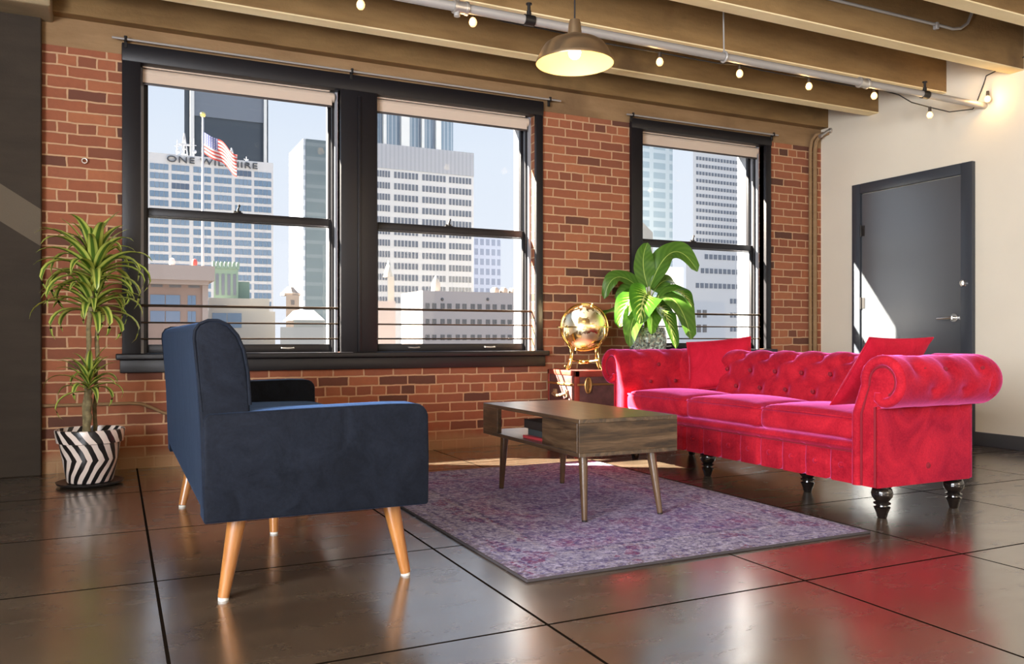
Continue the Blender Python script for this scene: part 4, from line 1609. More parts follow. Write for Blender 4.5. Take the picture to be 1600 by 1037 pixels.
def blotched(k, u, v):
    a = k.math('ABSOLUTE', k.math('SUBTRACT', u, 0.5))
    co = k.coord()
    nz = k.noise(co, 30.0, 4, 0.6)
    f = k.math('SINE', k.math('MULTIPLY', k.math('SUBTRACT', v, k.math('MULTIPLY', a, 0.55)), 62.0))
    f = k.math('ADD', k.math('MULTIPLY', f, 0.5), k.math('MULTIPLY', nz.outputs['Fac'], 0.9))
    f = k.math('SUBTRACT', f, k.math('MULTIPLY', a, 1.9))
    f = k.math('ADD', f, k.math('MULTIPLY', k.math('LESS_THAN', a, 0.02), 0.7))
    return k.ramp(f, [(0.12, (0.045, 0.14, 0.012)), (0.42, (0.11, 0.24, 0.02)), (0.62, (0.46, 0.55, 0.12)), (0.9, (0.62, 0.66, 0.25))])


def plain_green(k, u, v):
    a = k.math('ABSOLUTE', k.math('SUBTRACT', u, 0.5))
    f = k.math('SINE', k.math('MULTIPLY', k.math('SUBTRACT', v, k.math('MULTIPLY', a, 0.5)), 50.0))
    c = k.mix(k.math('MULTIPLY', k.math('ADD', f, 1.0), 0.25), (0.075, 0.18, 0.022), (0.135, 0.26, 0.038))
    return k.mix(k.math('LESS_THAN', a, 0.02), c, (0.38, 0.52, 0.12))


M['dracaena'] = translucent_leaf('striped_dracaena_leaf', striped, 0.3)
M['blotched'] = translucent_leaf('blotched_leaf', blotched, 0.22, 0.35)
M['green_leaf'] = translucent_leaf('plain_green_leaf', plain_green, 0.25, 0.35)

# tall dracaena in a zebra pot
DP = Vector((-0.125, 5.06, 0))


def zebra_material():
    m, nt, p = nodes('zebra_striped_glaze')
    k = N(nt)
    x, y, z = k.xyz(k.coord())
    ang = k.math('ARCTAN2', y, x)
    # stripes run up the pot and bend in a chevron part-way down
    bend = k.math('ABSOLUTE', k.math('SUBTRACT', z, 0.145))
    wob = k.noise(k.coord(), 6.0, 2)
    f = k.math('ADD', k.math('MULTIPLY', ang, 15 / (2 * pi)), k.math('MULTIPLY', bend, 9.0))
    f = k.math('ADD', f, k.math('MULTIPLY', wob.outputs['Fac'], 0.9))
    fr = k.math('FRACT', f)
    s = k.math('GREATER_THAN', fr, 0.5)
    k.link(k.mix(s, (0.012, 0.010, 0.010), (0.80, 0.68, 0.60)), p.inputs['Base Color'])
    p.inputs['Roughness'].default_value = 0.3
    return m


dr = thing('potted_dracaena', 'tall striped-leaf plant in a zebra-patterned pot by the concrete column', 'plant', DP)
b = BM()
lathe(b, [(0.0, 0.020), (0.110, 0.020), (0.116, 0.028), (0.138, 0.150), (0.152, 0.232), (0.165, 0.236), (0.174, 0.300), (0.171, 0.306), (0.160, 0.306), (0.152, 0.27), (0.0, 0.265)], DP, 56)
pt = new('pot', b, zebra_material(), dr, smooth=35, label='black and white zebra-striped pot')
b = BM()
lathe(b, [(0.0, 0.272), (0.08, 0.280), (0.150, 0.274), (0.153, 0.262), (0.0, 0.25)], DP, 32)
new('soil', b, M['soil'], pt)
b = BM()
lathe(b, [(0.0, 0.0), (0.135, 0.0), (0.165, 0.012), (0.168, 0.022), (0.160, 0.022), (0.130, 0.014), (0.0, 0.014)], DP, 40)
new('saucer', b, M['dark_saucer'], dr, label='black saucer under the pot')


def rosette(bm, uvl, c, n, length, width, rnd, up0=1.2, spread=1.0):
    r = random.Random(rnd)
    for i in range(n):
        az = i * 2.399963 + r.uniform(-0.25, 0.25)
        f = (i + 0.5) / n
        el = up0 * (1 - f) ** 0.8 + 0.12 * r.uniform(-1, 1) + 0.05       # inner leaves stand up
        L = length * (0.72 + 0.35 * r.random()) * (0.85 + 0.3 * min(1, f * 1.6))
        p = Vector(c) + Vector((cos(az), sin(az), 0)) * 0.008 + Vector((0, 0, (1 - f) * 0.10 - 0.02))
        pts = [p.copy()]
        ns = 11
        e = el
        droop = (0.9 + 1.3 * r.random()) * (0.35 + 0.85 * f)
        for s in range(ns):
            step = L / ns
            dvec = Vector((cos(az) * cos(e) * spread, sin(az) * cos(e) * spread, sin(e)))
            p = p + dvec * step
            p.y = min(p.y, 5.45)
            pts.append(p.copy())
            e -= droop * (s + 1) / ns * 2.0 / ns * 1.6
        leaf_strip(bm, pts, width * (0.85 + 0.3 * r.random()), (0, 0, 1), uvl, 0.35, 'blade', 4)


stems = [((-0.03, -0.02), at_depth(141, 480, 4.47), 0.013), ((0.02, 0.03), at_depth(153, 500, 4.53), 0.011), ((-0.015, -0.03), at_depth(139, 606, 4.44), 0.019)]
heads = [(at_depth(147, 432, 4.47), 44, 0.36, 0.060, 11, 1.4), (at_depth(144, 486, 4.50), 38, 0.31, 0.056, 22, 1.15), (at_depth(139, 606, 4.44), 26, 0.22, 0.034, 33, 1.2)]
for (ox, oy), topp, r_ in stems:
    b = BM()
    p0 = DP + Vector((ox, oy, 0.26))
    pts = [p0.lerp(topp, t / 12) + Vector((0.004 * sin(t * 1.7), 0, 0)) for t in range(13)]
    tube(b, pts, [r_ * (1 + 0.10 * sin(t * 2.9)) for t in range(13)], 12)
    new('stem', b, M['cane'], dr, label='bare ringed cane')
b = BM()
p0 = at_depth(141, 480, 4.47)
tube(b, [p0, at_depth(147, 440, 4.47)], [0.012, 0.009], 10)
new('stem', b, M['cane'], dr)
for c, n, L, w, sd, up0 in heads:
    b = BM()
    uvl = b.loops.layers.uv.new('UVMap')
    rosette(b, uvl, c, n, L, w, sd, up0)
    new('foliage', b, M['dracaena'], dr, smooth=60, label='rosette of yellow-edged leaves')

# broad-leaved plant in a mosaic pot on the trunk
QP = Vector((3.71, 5.285, KZ))


def mosaic_material():
    m, nt, p = nodes('grey_mosaic')
    k = N(nt)
    co = k.coord()
    vo = k.n('ShaderNodeTexVoronoi')
    vo.inputs['Scale'].default_value = 75.0
    k.link(co, vo.inputs['Vector'])
    x, y, z = k.xyz(vo.outputs['Color'])
    c = k.ramp(x, [(0.0, (0.05, 0.055, 0.05)), (0.35, (0.16, 0.20, 0.18)), (0.6, (0.34, 0.30, 0.22)), (0.8, (0.30, 0.40, 0.36)), (1.0, (0.55, 0.62, 0.56))])
    k.link(c, p.inputs['Base Color'])
    p.inputs['Roughness'].default_value = 0.2
    vf = k.n('ShaderNodeTexVoronoi', feature='DISTANCE_TO_EDGE')
    vf.inputs['Scale'].default_value = 75.0
    k.link(co, vf.inputs['Vector'])
    k.link(k.bump(k.math('MINIMUM', vf.outputs['Distance'], 0.1), 0.5, 0.01), p.inputs['Normal'])
    return m


qd = thing('potted_dieffenbachia', 'broad-leaved green plant in a grey mosaic pot in front of the right window', 'plant', QP)
b = BM()
lathe(b, [(0.0, 0.0), (0.105, 0.0), (0.112, 0.01), (0.140, 0.15), (0.146, 0.22), (0.140, 0.27), (0.126, 0.315), (0.118, 0.315), (0.124, 0.28), (0.0, 0.275)], QP, 48)
qp = new('pot', b, mosaic_material(), qd, smooth=35, label='grey-green mosaic pot')
b = BM()
lathe(b, [(0.0, 0.29), (0.122, 0.285), (0.123, 0.276), (0.0, 0.270)], QP, 24)
new('soil', b, M['soil'], qp)
LEAVES = [  # base, bend, tip (px, py, distance), width, material, facing
    ((1016, 448, 6.30), (1050, 352, 6.25), (1090, 424, 6.15), 0.150, 'green_leaf', (-0.5, -0.6, 0.7)),
    ((1012, 448, 6.30), (998, 405, 6.28), (1012, 379, 6.22), 0.125, 'green_leaf', (-0.3, -1, 0.2)),
    ((1004, 455, 6.32), (955, 405, 6.36), (944, 467, 6.34), 0.105, 'green_leaf', (-0.2, -0.7, 0.7)),
    ((1006, 462, 6.22), (978, 455, 6.08), (967, 512, 6.00), 0.140, 'blotched', (-0.7, -0.6, 0.5)),
    ((1012, 462, 6.15), (1006, 448, 5.98), (999, 506, 5.93), 0.185, 'blotched', (-0.3, -0.9, 0.5)),
    ((1032, 458, 6.26), (1068, 444, 6.18), (1081, 480, 6.10), 0.120, 'blotched', (0.1, -0.8, 0.7)),
    ((1030, 466, 6.20), (1062, 452, 6.10), (1080, 530, 6.02), 0.200, 'green_leaf', (0.1, -0.9, 0.5)),
    ((1024, 484, 6.12), (1042, 474, 5.96), (1056, 545, 5.88), 0.120, 'blotched', (0.1, -1, 0.4)),
    ((1008, 490, 6.12), (984, 478, 5.98), (984, 542, 5.94), 0.125, 'green_leaf', (-0.4, -0.9, 0.4)),
    ((1000, 480, 6.25), (962, 484, 6.20), (938, 491, 6.16), 0.080, 'blotched', (-0.3, -0.3, 1)),
    ((1022, 480, 6.18), (1018, 478, 6.02), (1018, 522, 5.95), 0.120, 'green_leaf', (0, -1, 0.4)),
    ((1030, 470, 6.40), (1062, 448, 6.46), (1078, 500, 6.48), 0.140, 'green_leaf', (0.2, -0.8, 0.6)),
    ((1002, 466, 6.38), (980, 440, 6.42), (964, 470, 6.44), 0.120, 'green_leaf', (-0.2, -0.7, 0.7)),
    ((1018, 478, 6.36), (1044, 470, 6.42), (1052, 520, 6.44), 0.130, 'blotched', (0.2, -0.8, 0.6)),
    ((1022, 455, 6.36), (1040, 425, 6.40), (1058, 448, 6.44), 0.110, 'green_leaf', (0.2, -0.6, 0.8)),
]
core = QP + Vector((0, 0, 0.28))
for i, (pb, pm, pt_, w, mk, up) in enumerate(LEAVES):
    B_, Mm, T_ = (at_depth(*q) for q in (pb, pm, pt_))
    b = BM()
    uvl = b.loops.layers.uv.new('UVMap')
    leaf_strip(b, curve_pts(B_, Mm, T_, 22), w * 1.35, up, uvl, 0.22, 'broad', 10, i * 1.3, 0.006)
    lf = new('leaf', b, M[mk], qd, smooth=80, label='dark green leaf with pale yellow feathering' if mk == 'blotched' else None)
    b = BM()
    c0 = core + Vector((0.02 * cos(i), 0.02 * sin(i), 0))
    tube(b, curve_pts(c0, Vector((c0.x, c0.y, (c0.z + B_.z) / 2 + 0.05)), B_, 8), [0.008 - 0.0005 * t for t in range(9)], 8)
    new('petiole', b, M['petiole'], lf, label='pale stalk')
for (pa, pb, rr) in (((1014, 520, 6.33), (1013, 455, 6.30), 0.013), ((1026, 520, 6.30), (1029, 462, 6.26), 0.011)):
    b = BM()
    tube(b, [at_depth(*pa) + Vector((0, 0, -0.03)), at_depth(*pb)], [rr, rr * 0.7], 10)
    new('stem', b, M['petiole'], qd)

# ------------------------------------------------------------------ the city outside
GZ = -32.0
bm = BM()
box(bm, -400, 600, 8.5, 900, GZ - 1, GZ)
tag(new('ground', bm, mat('city_ground', (0.081, 0.081, 0.081), 0.9, noise=0.2, nscale=0.05), None, (0, 0, 0), 0), 'street level far below the windows', 'ground', kind='structure')

CM = {}
CM['white'] = mat('white_tower_concrete', (0.44, 0.435, 0.435), 0.8)
CM['pale'] = mat('pale_tower_concrete', (0.341, 0.341, 0.347), 0.8)
CM['glassblue'] = mat('blue_office_glass', (0.099, 0.155, 0.223), 0.15)
CM['glassgrey'] = mat('grey_office_glass', (0.093, 0.105, 0.130), 0.2)
CM['darkglass'] = mat('dark_tower_glass', (0.037, 0.046, 0.059), 0.6, spec=0.2)
CM['stucco'] = mat('brown_stucco', (0.260, 0.167, 0.124), 0.9, noise=0.1, nscale=1)
CM['stucco_light'] = mat('pink_stucco', (0.347, 0.260, 0.211), 0.9)
CM['pink'] = mat('pale_pink_stucco', (0.384, 0.322, 0.291), 0.9)
CM['cream'] = mat('cream_stucco', (0.372, 0.341, 0.291), 0.9)
CM['green'] = mat('green_copper', (0.136, 0.205, 0.161), 0.7)
CM['tan'] = mat('tan_stone', (0.279, 0.229, 0.186), 0.9)
CM['letter'] = mat('grey_lettering', (0.037, 0.040, 0.046), 0.6)
CM['pane'] = mat('far_window_pane', (0.105, 0.093, 0.087), 0.3)
CM['antenna'] = mat('antenna_grey', (0.279, 0.285, 0.310), 0.6)


def striped_facade(name, a, c, period, duty, axis='Z', rough=0.9, second=None):
    m, nt, p = nodes(name)
    k = N(nt)
    x, y, z = k.xyz(k.coord())
    ax = {'X': x, 'Y': y, 'Z': z}[axis]
    s = k.math('LESS_THAN', k.math('FRACT', k.math('DIVIDE', ax, period)), duty)
    if second:
        ax2 = {'X': x, 'Y': y, 'Z': z}[second[0]]
        s = k.math('MAXIMUM', s, k.math('LESS_THAN', k.math('FRACT', k.math('DIVIDE', k.math('ADD', ax2, 100.0), second[1])), second[2]))
    nz = k.noise(k.coord(), 0.15, 3)
    k.link(k.mix(s, k.mix(k.math('MULTIPLY', nz.outputs['Fac'], 0.4), a, c), c), p.inputs['Base Color'])
    p.inputs['Roughness'].default_value = rough
    p.inputs['Specular IOR Level'].default_value = 0.2
    return m


def rect(px0, px1, pt, pb, Y):
    """facade rectangle in the plane at distance Y seen between these picture edges"""
    pm = (px0 + px1) / 2
    a, c = at_y(px0, 528, Y), at_y(px1, 528, Y)
    return a.x, c.x, at_y(pm, pt, Y).z, at_y(pm, pb, Y).z


def building(name, label, px0, px1, pt, Y, depth, wm, cat='building', zb=GZ, skew=True):
    x0, x1, zt_, _ = rect(px0, px1, pt, 528, Y)
    r = thing(name, label, cat, ((x0 + x1) / 2, Y, zb))
    bb = BM()
    # plan sheared along the camera ray at its left edge, hiding the left wall
    sl = (x0 / Y * depth if x0 > 0 else 0) if skew else 0
    v_ = [bb.verts.new(q) for zz in (zb, zt_) for q in ((x0, Y, zz), (x1, Y, zz), (x1 + sl, Y + depth, zz), (x0 + sl, Y + depth, zz))]
    for q in ((3, 2, 1, 0), (4, 5, 6, 7), (0, 1, 5, 4), (1, 2, 6, 5), (2, 3, 7, 6), (3, 0, 4, 7)):
        bb.faces.new([v_[t] for t in q])
    w = new('wall', bb, wm, r, smooth=0)
    return r, w, (x0, x1, zt_)


def window_part(parent, px0, px1, pt, pb, Y, m, panes=1, gap=0.28, name='window', ref=None):
    """one window (with its panes) let into the facade; ref: picture column at which pt, pb were read"""
    a, c = at_y(px0, 528, Y).x, at_y(px1, 528, Y).x
    q = ref if ref is not None else (px0 + px1) / 2
    zt_, zb_ = at_y(q, pt, Y).z, at_y(q, pb, Y).z
    bb = BM()
    w = (c - a) / panes
    t = Y * 0.0006
    for k_ in range(panes):
        g = w * gap / 2 if panes > 1 else 0
        box(bb, a + w * k_ + g, a + w * (k_ + 1) - g, Y - t, Y + 0.2, zb_, zt_)
    return new(name, bb, m, parent, smooth=0)


# the office tower with letters on its parapet
OWY = 150.0
ow, oww, (x0, x1, zt_) = building('office_tower', 'white gridded office tower with rooftop lettering behind the flag', 232, 427, 246, OWY, 30, CM['white'])
cols = ((234, 263.5), (268, 296), (302, 330), (334.6, 362), (367, 393), (397, 424))
gm = [CM['glassblue'], mat('mid_office_glass', (0.124, 0.180, 0.248), 0.2), mat('deep_office_glass', (0.056, 0.081, 0.124), 0.2)]
rr = random.Random(4)
for rI in range(16):
    for cI, (a, c) in enumerate(cols):
        y_l = 259.5 + rI * 14.2
        mm = gm[2] if (rI, cI) in ((0, 4), (2, 1)) else gm[rr.random() < 0.5]
        window_part(ow, a, c, y_l - 4.6, y_l + 4.6, OWY, mm, 4, 0.10, ref=240)
td = bpy.data.curves.new('rooftop_letters', 'FONT')
td.body = 'ONE WILSHIRE'
td.extrude = 0.15
td.size = 1.0
td.space_character = 1.12
to = bpy.data.objects.new('rooftop_letters', td)
COL.objects.link(to)
bpy.context.view_layer.update()
dg = bpy.context.evaluated_depsgraph_get()
tme = bpy.data.meshes.new_from_object(to.evaluated_get(dg))
bpy.data.objects.remove(to)
bb = BM()
bb.from_mesh(tme)
bpy.data.meshes.remove(tme)
lx0, lx1 = at_y(261, 528, OWY).x, at_y(402, 528, OWY).x
wz = [v.co.x for v in bb.verts]
hz = [v.co.y for v in bb.verts]
lh = at_y(261, 241.5, OWY).z - at_y(261, 251.0, OWY).z
lz = at_y(261, 252.5, OWY).z
for v in bb.verts:
    q = v.co.copy()
    v.co = Vector((lx0 + (q.x - min(wz)) / (max(wz) - min(wz)) * (lx1 - lx0), OWY - 0.25 - q.z, lz + (q.y - min(hz)) / (max(hz) - min(hz)) * lh))
new('rooftop_lettering', bb, CM['letter'], ow, smooth=0, label='grey letters reading ONE WILSHIRE')
for i, (px, h, lab) in enumerate(((277, 26, 'short mast at the left edge of the gridded tower roof'), (288, 36, 'lattice mast left of the flag on the gridded tower roof'),
                                  (303, 30, 'thin mast just left of the flagpole on the gridded tower roof'), (362, 22, 'aerial right of the flag on the gridded tower roof'),
                                  (385, 12, 'low aerial at the right end of the gridded tower roof'))):
    p0 = at_y(px, 240 + (px - 232) * 0.09, OWY + 4)
    p0.z = zt_
    hh = h / FPX * 165
    b = BM()
    if i in (1, 3):
        for sx, sy in ((-1, -1), (1, -1), (0, 1)):
            tube(b, [p0 + Vector((sx * 0.6, sy * 0.6, 0)), p0 + Vector((0, 0, hh))], 0.10, 6)
        for q in range(1, 5):
            zz = hh * q / 5
            s_ = 0.6 * (1 - q / 5)
            tube(b, [p0 + Vector((-s_, -s_, zz)), p0 + Vector((s_, -s_, zz)), p0 + Vector((0, s_, zz)), p0 + Vector((-s_, -s_, zz))], 0.06, 5)
        box(b, p0.x - 0.8, p0.x + 0.8, p0.y - 0.3, p0.y + 0.3, p0.z + hh * 0.55, p0.z + hh * 0.6)
    else:
        tube(b, [p0, p0 + Vector((0, 0, hh))], [0.16, 0.06], 6)
        tube(b, [p0 + Vector((-0.4, 0, hh * 0.7)), p0 + Vector((0.4, 0, hh * 0.7))], 0.07, 5)
        ball(b, p0 + Vector((0.1, -0.3, hh * 0.4)), 0.35, 10, 8, (1, 0.5, 1))
    single('antenna', b, CM['antenna'], lab, 'antenna', p0, group='aerials on the gridded tower roof')

# dark tower behind
DTY = 270.0
dt, dtw, (x0, x1, zt_) = building('dark_tower', 'dark glass skyscraper rising behind the flag', 288, 419, 60, DTY, 50, CM['darkglass'])
for a, c in ((296.5, 303), (411.5, 416)):
    xa, xc = at_y(a, 528, DTY).x, at_y(c, 528, DTY).x
    b = BM()
    box(b, xa, xc, DTY - 1.2, DTY + 1, GZ, zt_)
    new('pilaster', b, CM['white'], dt, smooth=0, label='white corner pilaster')
xa, xc = at_y(303, 528, DTY).x, at_y(411.5, 528, DTY).x
b = BM()
z1_, z0_ = at_y(350, 186, DTY).z, at_y(350, 96, DTY).z
box(b, xa, xc, DTY - 0.4, DTY + 1, z1_, z0_)
new('glass_band', b, CM['glassgrey'], dt, smooth=0)

# tower seen on its corner right of the flag
CTY = 190.0
ct_, ctw, (x0, x1, zt_) = building('corner_tower', 'slim tower with grey face and bright striped side, right part of left window', 478, 562, 221, CTY, 17.4,
                                   striped_facade('grey_glass_grid', (0.051, 0.069, 0.084), (0.075, 0.093, 0.108), 3.2, 0.25, 'Z', 0.9), skew=False)
b = BM()
box(b, x0 - 0.6, x0, CTY + 0.2, CTY + 17.2, GZ, zt_)
new('side_wall', b, striped_facade('striped_white_side', (0.240, 0.264, 0.300), (0.156, 0.186, 0.228), 2.3, 0.42), ct_, smooth=0, label='sunlit side with horizontal stripes')

# wide white tower in the middle window
WTY = 165.0
wt, wtw, (x0, x1, zt_) = building('white_tower', 'broad white office tower filling the middle window', 574, 740, 231, WTY, 18, CM['white'])
for rI in range(12):
    y_l = 271 + rI * 17.95
    for a, c, n in ((588, 610, 5), (615, 654, 7), (659, 697, 7), (701, 737, 7)):
        window_part(wt, a, c, y_l - 5.2, y_l + 4.6, WTY, CM['glassgrey'], n, 0.35, ref=590)
b = BM()
za, zb_ = at_y(590, 223.5, WTY).z, at_y(590, 262, WTY).z
xa, xc = at_y(583, 528, WTY).x, at_y(740, 528, WTY).x
box(b, xa - 2, xc, WTY - 0.15, WTY + 1, zb_, za)
new('parapet', b, striped_facade('ribbed_parapet', (0.312, 0.318, 0.336), (0.264, 0.270, 0.294), 0.9, 0.4, 'X', 0.8), wt, smooth=0, label='ribbed parapet')

# taller tower behind it
TTY = 260.0
tt, ttw, (x0, x1, zt_) = building('ribbed_tower', 'tall tower with white vertical ribs behind the broad white tower', 572, 708, 110, TTY, 40,
                                  striped_facade('ribbed_blue_glass', (0.108, 0.150, 0.198), (0.240, 0.270, 0.312), 1.3, 0.3, 'X', 0.9))
for a, c in ((580, 584), (597, 602), (625, 638), (657, 661), (679, 687)):
    xa, xc = at_y(a, 528, TTY).x, at_y(c, 528, TTY).x
    b = BM()
    box(b, xa, xc, TTY - 1.5, TTY + 1, GZ, zt_)
    new('rib', b, CM['white'], tt, smooth=0)

# blue grid block
building('blue_block', 'bluish gridded office block right of the broad white tower', 741, 782, 371, 230.0, 20,
         striped_facade('blue_grid', (0.120, 0.138, 0.198), (0.252, 0.276, 0.348), 3.0, 0.36, 'Z', 0.9, ('X', 1.9, 0.35)))

# pale hotel in the middle window
PY = 72.0
pk, pkw, (x0, x1, zt_) = building('pink_building', 'pale pink low building with paired windows at the foot of the middle window', 660, 905, 457, PY, 6.2, CM['pink'], skew=False)
for rI, y_l in enumerate((479, 503, 527)):
    for s in range(7):
        for a in (664.5 + 23.6 * s, 675 + 23.6 * s):
            window_part(pk, a, a + 7, y_l - 4.2, y_l + 4.2, PY, CM['pane'], 2, 0.18, ref=740)
for px in (691, 762):
    b = BM()
    q = at_y(px, 467.5, PY)
    ball(b, q, 0.16, 10, 8)
    new('vent', b, CM['pane'], pk)
b = BM()
q = at_y(681, 457, PY + 3)
b = BM()
lathe(b, [(0.5, -0.6), (0.42, 0.3), (0.1, 1.0), (0.0, 1.05)], (q.x, q.y, zt_ + 0.6), 12)
single('roof_vent', b, CM['cream'], 'pointed pale vent on the pink building roof', 'vent', (q.x, q.y, zt_))
q = at_y(787, 457, PY + 5)
b = BM()
for sx in (-1.0, 0.0, 1.0):
    lathe(b, [(0.45, 0.0), (0.45, 0.55), (0.25, 0.8), (0.0, 0.85)], (q.x + sx, q.y, zt_), 12)
box(b, q.x - 1.5, q.x + 1.5, q.y - 0.5, q.y + 0.5, zt_, zt_ + 0.12)
single('roof_cooler', b, CM['tan'], 'row of rounded coolers on the pink building roof', 'roof unit', (q.x, q.y, zt_))
building('cream_block', 'cream low block at the lower left of the middle window', 572, 618, 470, 96.0, 12, CM['pink'])
rb, rbw, (x0, x1, zt_) = building('steeple_block', 'slender pale turret in front of the broad white tower', 606, 616, 432, 110.0, 3, CM['cream'])
b = BM()
lathe(b, [(0.7, 0.0), (0.6, 0.5), (0.0, 2.4)], ((x0 + x1) / 2, 111.4, zt_), 10)
new('spire', b, CM['cream'], rb)

# brown building under the flag
BY_ = 44.0
br, brw, (x0, x1, zt_) = building('brown_building', 'brown stucco building with cornice at the lower left of the left window', 170, 325, 428, BY_, 12, CM['stucco'])
b = BM()
xa, xc = x0, at_y(333, 528, BY_).x
box(b, xa, xc, BY_ - 0.8, BY_ + 12.3, zt_ - 0.30, zt_ + 0.42)
box(b, xa, xc - 0.25, BY_ - 0.5, BY_ + 12.1, zt_ - 0.5, zt_ - 0.28)
new('cornice', b, CM['stucco_light'], br, smooth=0, label='projecting cornice')
for a, c in ((236, 254), (264, 283), (294, 312)):
    window_part(br, a, c, 438, 449, BY_, CM['pane'], 1, name='recess', ref=275)
for a, c in ((234, 282), (293, 306)):
    window_part(br, a, c, 461, 477, BY_, CM['glassblue'], 2, 0.06, ref=275)
    window_part(br, a, c, 486, 503, BY_, CM['glassblue'], 2, 0.06, ref=275)
b = BM()
for a, c in ((316, 325),):
    xa, xc = at_y(a, 528, BY_).x, at_y(c, 528, BY_).x
    box(b, xa, xc, BY_ - 0.12, BY_ + 0.5, GZ, zt_ - 0.3)
new('corner_pier', b, CM['stucco_light'], br, smooth=0)
for px, nm, lab in ((269, 'roof_lamp', 'white roof lamp left on the brown building'), (304, 'roof_beacon', 'red roof beacon near the flagpole')):
    q = at_y(px, 420, BY_ + 0.2)
    b = BM()
    lathe(b, [(0.0, 0.0), (0.12, 0.0), (0.14, 0.25), (0.10, 0.38), (0.0, 0.42)], (q.x, q.y, zt_ + 0.42), 12)
    single(nm, b, CM['white'] if px == 269 else mat('red_beacon', (0.372, 0.062, 0.050), 0.4), lab, 'roof lamp', (q.x, q.y, zt_ + 0.42))

# flag on its pole, standing on the brown building
fy = BY_ + 0.6
fb, ft = at_y(317, 420, fy), at_y(317, 182, fy)
fb.z = zt_ + 0.42
fp = thing('flagpole', 'flagpole flying a striped flag with a blue canton above the brown building', 'flag', fb)
b = BM()
tube(b, [fb, Vector((fb.x, fb.y, ft.z))], [0.075, 0.05], 10)
new('pole', b, CM['white'], fp)
b = BM()
ball(b, (fb.x, fb.y, ft.z + 0.1), 0.14, 14, 10)
new('finial', b, M['brass'], fp)


def flag_material():
    m, nt, p = nodes('striped_flag_cloth')
    k = N(nt)
    u, v, _ = k.xyz(k.coord('UV'))
    st = k.math('LESS_THAN', k.math('FRACT', k.math('MULTIPLY', v, 6.5)), 0.5)
    c = k.mix(st, (0.36, 0.33, 0.33), (0.30, 0.045, 0.04))
    can = k.math('MULTIPLY', k.math('LESS_THAN', u, 0.4), k.math('GREATER_THAN', v, 0.4615))
    # rows of small pale stars in the canton
    su = k.math('SUBTRACT', k.math('FRACT', k.math('MULTIPLY', u, 15.0)), 0.5)
    sv = k.math('SUBTRACT', k.math('FRACT', k.math('MULTIPLY', v, 13.0)), 0.5)
    star = k.math('LESS_THAN', k.math('ADD', k.math('MULTIPLY', su, su), k.math('MULTIPLY', sv, sv)), 0.05)
    c = k.mix(can, c, k.mix(star, (0.07, 0.08, 0.18), (0.5, 0.5, 0.52)))
    k.link(c, p.inputs['Base Color'])
    p.inputs['Roughness'].default_value = 0.8
    t_ = k.n('ShaderNodeBsdfTranslucent')
    k.link(c, t_.inputs[0])
    mx = k.n('ShaderNodeMixShader')
    mx.inputs[0].default_value = 0.4
    k.link(p.outputs[0], mx.inputs[1])
    k.link(t_.outputs[0], mx.inputs[2])
    k.link(mx.outputs[0], nt.nodes['Material Output'].inputs[0])
    return m


b = BM()
uvl = b.loops.layers.uv.new('UVMap')
nu, nv = 36, 16
top0, bot0 = at_y(318, 206, fy), at_y(318, 240, fy)
hgt = top0.z - bot0.z
grid = []
for i in range(nu + 1):
    u = i / nu
    row = []
    for j in range(nv + 1):
        v = j / nv
        x = fb.x + 0.06 + 1.62 * u
        z = bot0.z + hgt * v - 0.95 * u ** 1.15 - 0.10 * sin(u * 9) * u
        y = fb.y + 0.22 * sin(u * 8.0 + v * 1.2) * (0.25 + u)
        row.append(b.verts.new((x, y, z)))
    grid.append(row)
for i in range(nu):
    for j in range(nv):
        f = b.faces.new((grid[i][j], grid[i + 1][j], grid[i + 1][j + 1], grid[i][j + 1]))
        for l, (a, c) in zip(f.loops, ((i, j), (i + 1, j), (i + 1, j + 1), (i, j + 1))):
            l[uvl].uv = (a / nu, c / nv)
new('flag', b, flag_material(), fp, smooth=80, label='striped red and white flag with a blue canton')

# small roofs between the towers
gb, gbw, (x0, x1, zt_) = building('green_penthouse', 'green copper penthouse right of the brown building', 334, 372, 420, 60.0, 6, CM['green'])
for a in (337, 346, 355, 364):
    window_part(gb, a, a + 5, 428, 461, 60.0, CM['glassgrey'], 1, ref=352)
b = BM()
for q in range(7):
    xx = x0 + (x1 - x0) * q / 6
    box(b, xx - 0.08, xx + 0.08, 59.9, 60.3, zt_, zt_ + 0.5)
box(b, x0, x1, 59.95, 60.2, zt_, zt_ + 0.15)
new('parapet', b, CM['green'], gb, smooth=0)
building('green_annex', 'small green box on the roof right of the green penthouse', 372, 390, 440, 61.0, 5, CM['green'])
building('cream_roof', 'cream flat-roofed block below the green penthouse', 326, 421, 466, 56.0, 3.5, CM['cream'])
lb, lbw, _ = building('cream_house', 'cream lower house with a bluish window in front of the flat-roofed block', 322, 430, 486, 50.0, 4, CM['cream'])
window_part(lb, 331, 378, 489, 512, 50.0, CM['glassblue'], 2, 0.05, ref=355)
sb, sbw, (x0, x1, zt_) = building('stone_turret', 'small tan stone turret in the gap between two towers', 447, 468, 461, 95.0, 3, CM['tan'])
b = BM()
lathe(b, [(1.15, 0.0), (1.15, 0.25), (0.8, 0.5), (0.35, 1.0), (0.0, 1.1)], ((x0 + x1) / 2, 96.5, zt_), 8)
new('roof', b, CM['tan'], sb, smooth=20)
window_part(sb, 455, 460, 469, 476, 95.0, CM['pane'], 1, ref=457)
mb, mbw, (x0, x1, zt_) = building('mansard_house', 'pale house with a sloped grey roof at the right of the left window', 459, 508, 500, 70.0, 5, CM['cream'])
b = BM()
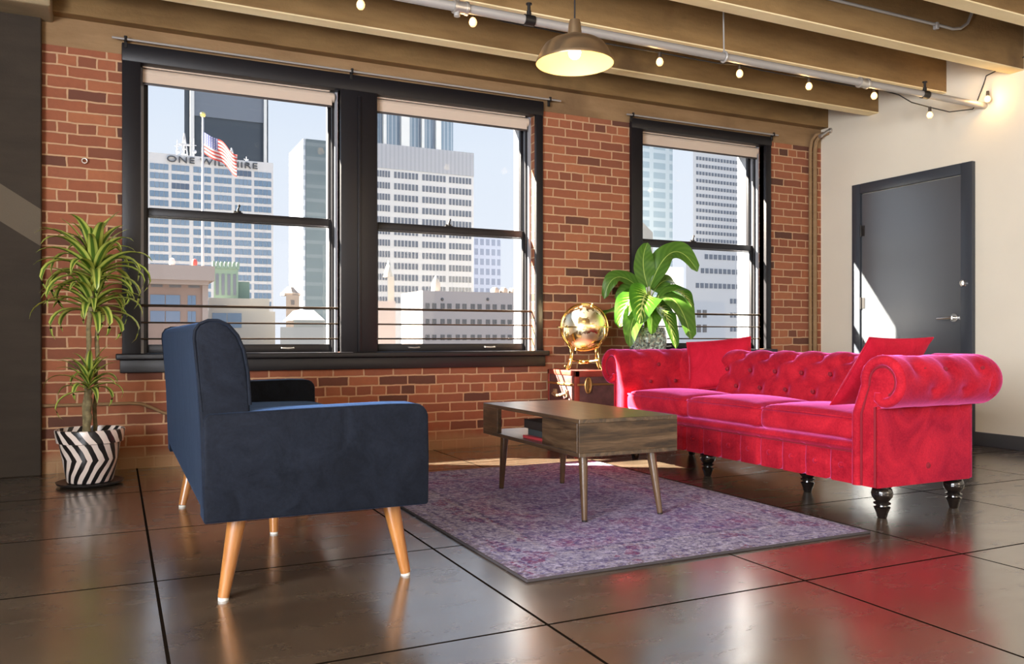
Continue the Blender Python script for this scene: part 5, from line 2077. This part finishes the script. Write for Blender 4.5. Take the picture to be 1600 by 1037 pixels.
v_ = [b.verts.new(q) for q in ((x0, 70, zt_), (x1, 70, zt_), (x1, 75, zt_), (x0, 75, zt_), (x0 + 0.7, 71.2, zt_ + 0.9), (x1 - 0.7, 71.2, zt_ + 0.9), (x1 - 0.7, 73.8, zt_ + 0.9), (x0 + 0.7, 73.8, zt_ + 0.9))]
for q in ((0, 1, 5, 4), (1, 2, 6, 5), (2, 3, 7, 6), (3, 0, 4, 7), (4, 5, 6, 7)):
    b.faces.new([v_[t] for t in q])
new('roof', b, mat('grey_mansard', (0.186, 0.174, 0.174), 0.8), mb, smooth=0)
building('low_shed', 'white low roof in front of the sloped grey roof', 438, 532, 511, 45.0, 3.5, CM['cream'])

# right window
building('glass_tower', 'blue glass skyscraper at the left of the right window', 960, 1051, 150, 210.0, 45,
         striped_facade('pale_blue_glass', (0.162, 0.216, 0.258), (0.264, 0.312, 0.348), 3.0, 0.35, 'Z', 0.9, ('X', 6.0, 0.25)))
hb, hbw, (x0, x1, zt_) = building('gabled_block', 'small pale gabled roof in front of the blue glass tower', 985, 1020, 362, 120.0, 8, CM['cream'])
b = BM()
v_ = [b.verts.new(q) for q in ((x0, 120, zt_), (x1, 120, zt_), ((x0 + x1) / 2, 120, zt_ + 1.9), (x0, 128, zt_), (x1, 128, zt_), ((x0 + x1) / 2, 128, zt_ + 1.9))]
for q in ((0, 1, 2), (5, 4, 3), (0, 2, 5, 3), (1, 4, 5, 2)):
    b.faces.new([v_[t] for t in q])
new('roof', b, CM['cream'], hb, smooth=0)
RTY = 150.0
rt, rtw, _ = building('banded_tower', 'white tower with rows of small windows in the right window', 1083, 1171, 150, RTY, 30, CM['white'])
for rI in range(14):
    y_l = 247 + rI * 11.6
    window_part(rt, 1087, 1153, y_l - 2.6, y_l + 2.6, RTY, CM['glassgrey'], 14, 0.35, ref=1090)
PTY = 120.0
pd, pdw, _ = building('podium_block', 'white podium with strip windows below the banded tower', 1072, 1178, 392, PTY, 12, CM['white'])
for y_l, a in ((402, 1100), (424, 1094), (447, 1086), (470, 1140), (492, 1140), (514, 1140)):
    window_part(pd, a, 1156, y_l - 3.8, y_l + 3.8, PTY, CM['glassgrey'], max(3, int((1156 - a) / 6.5)), 0.3, ref=1125)
building('grey_block', 'bluish grey block beside the big plant leaves in the right window', 1030, 1068, 417, 135.0, 15, CM['pale'])
lw, lww, _ = building('low_white_block', 'low white block at the foot of the right window', 1060, 1133, 470, 80.0, 10, CM['white'])
for y_l in (490, 513):
    for a in (1089, 1098):
        window_part(lw, a, a + 6, y_l - 6, y_l + 6, 80.0, CM['pane'], 1, ref=1095)
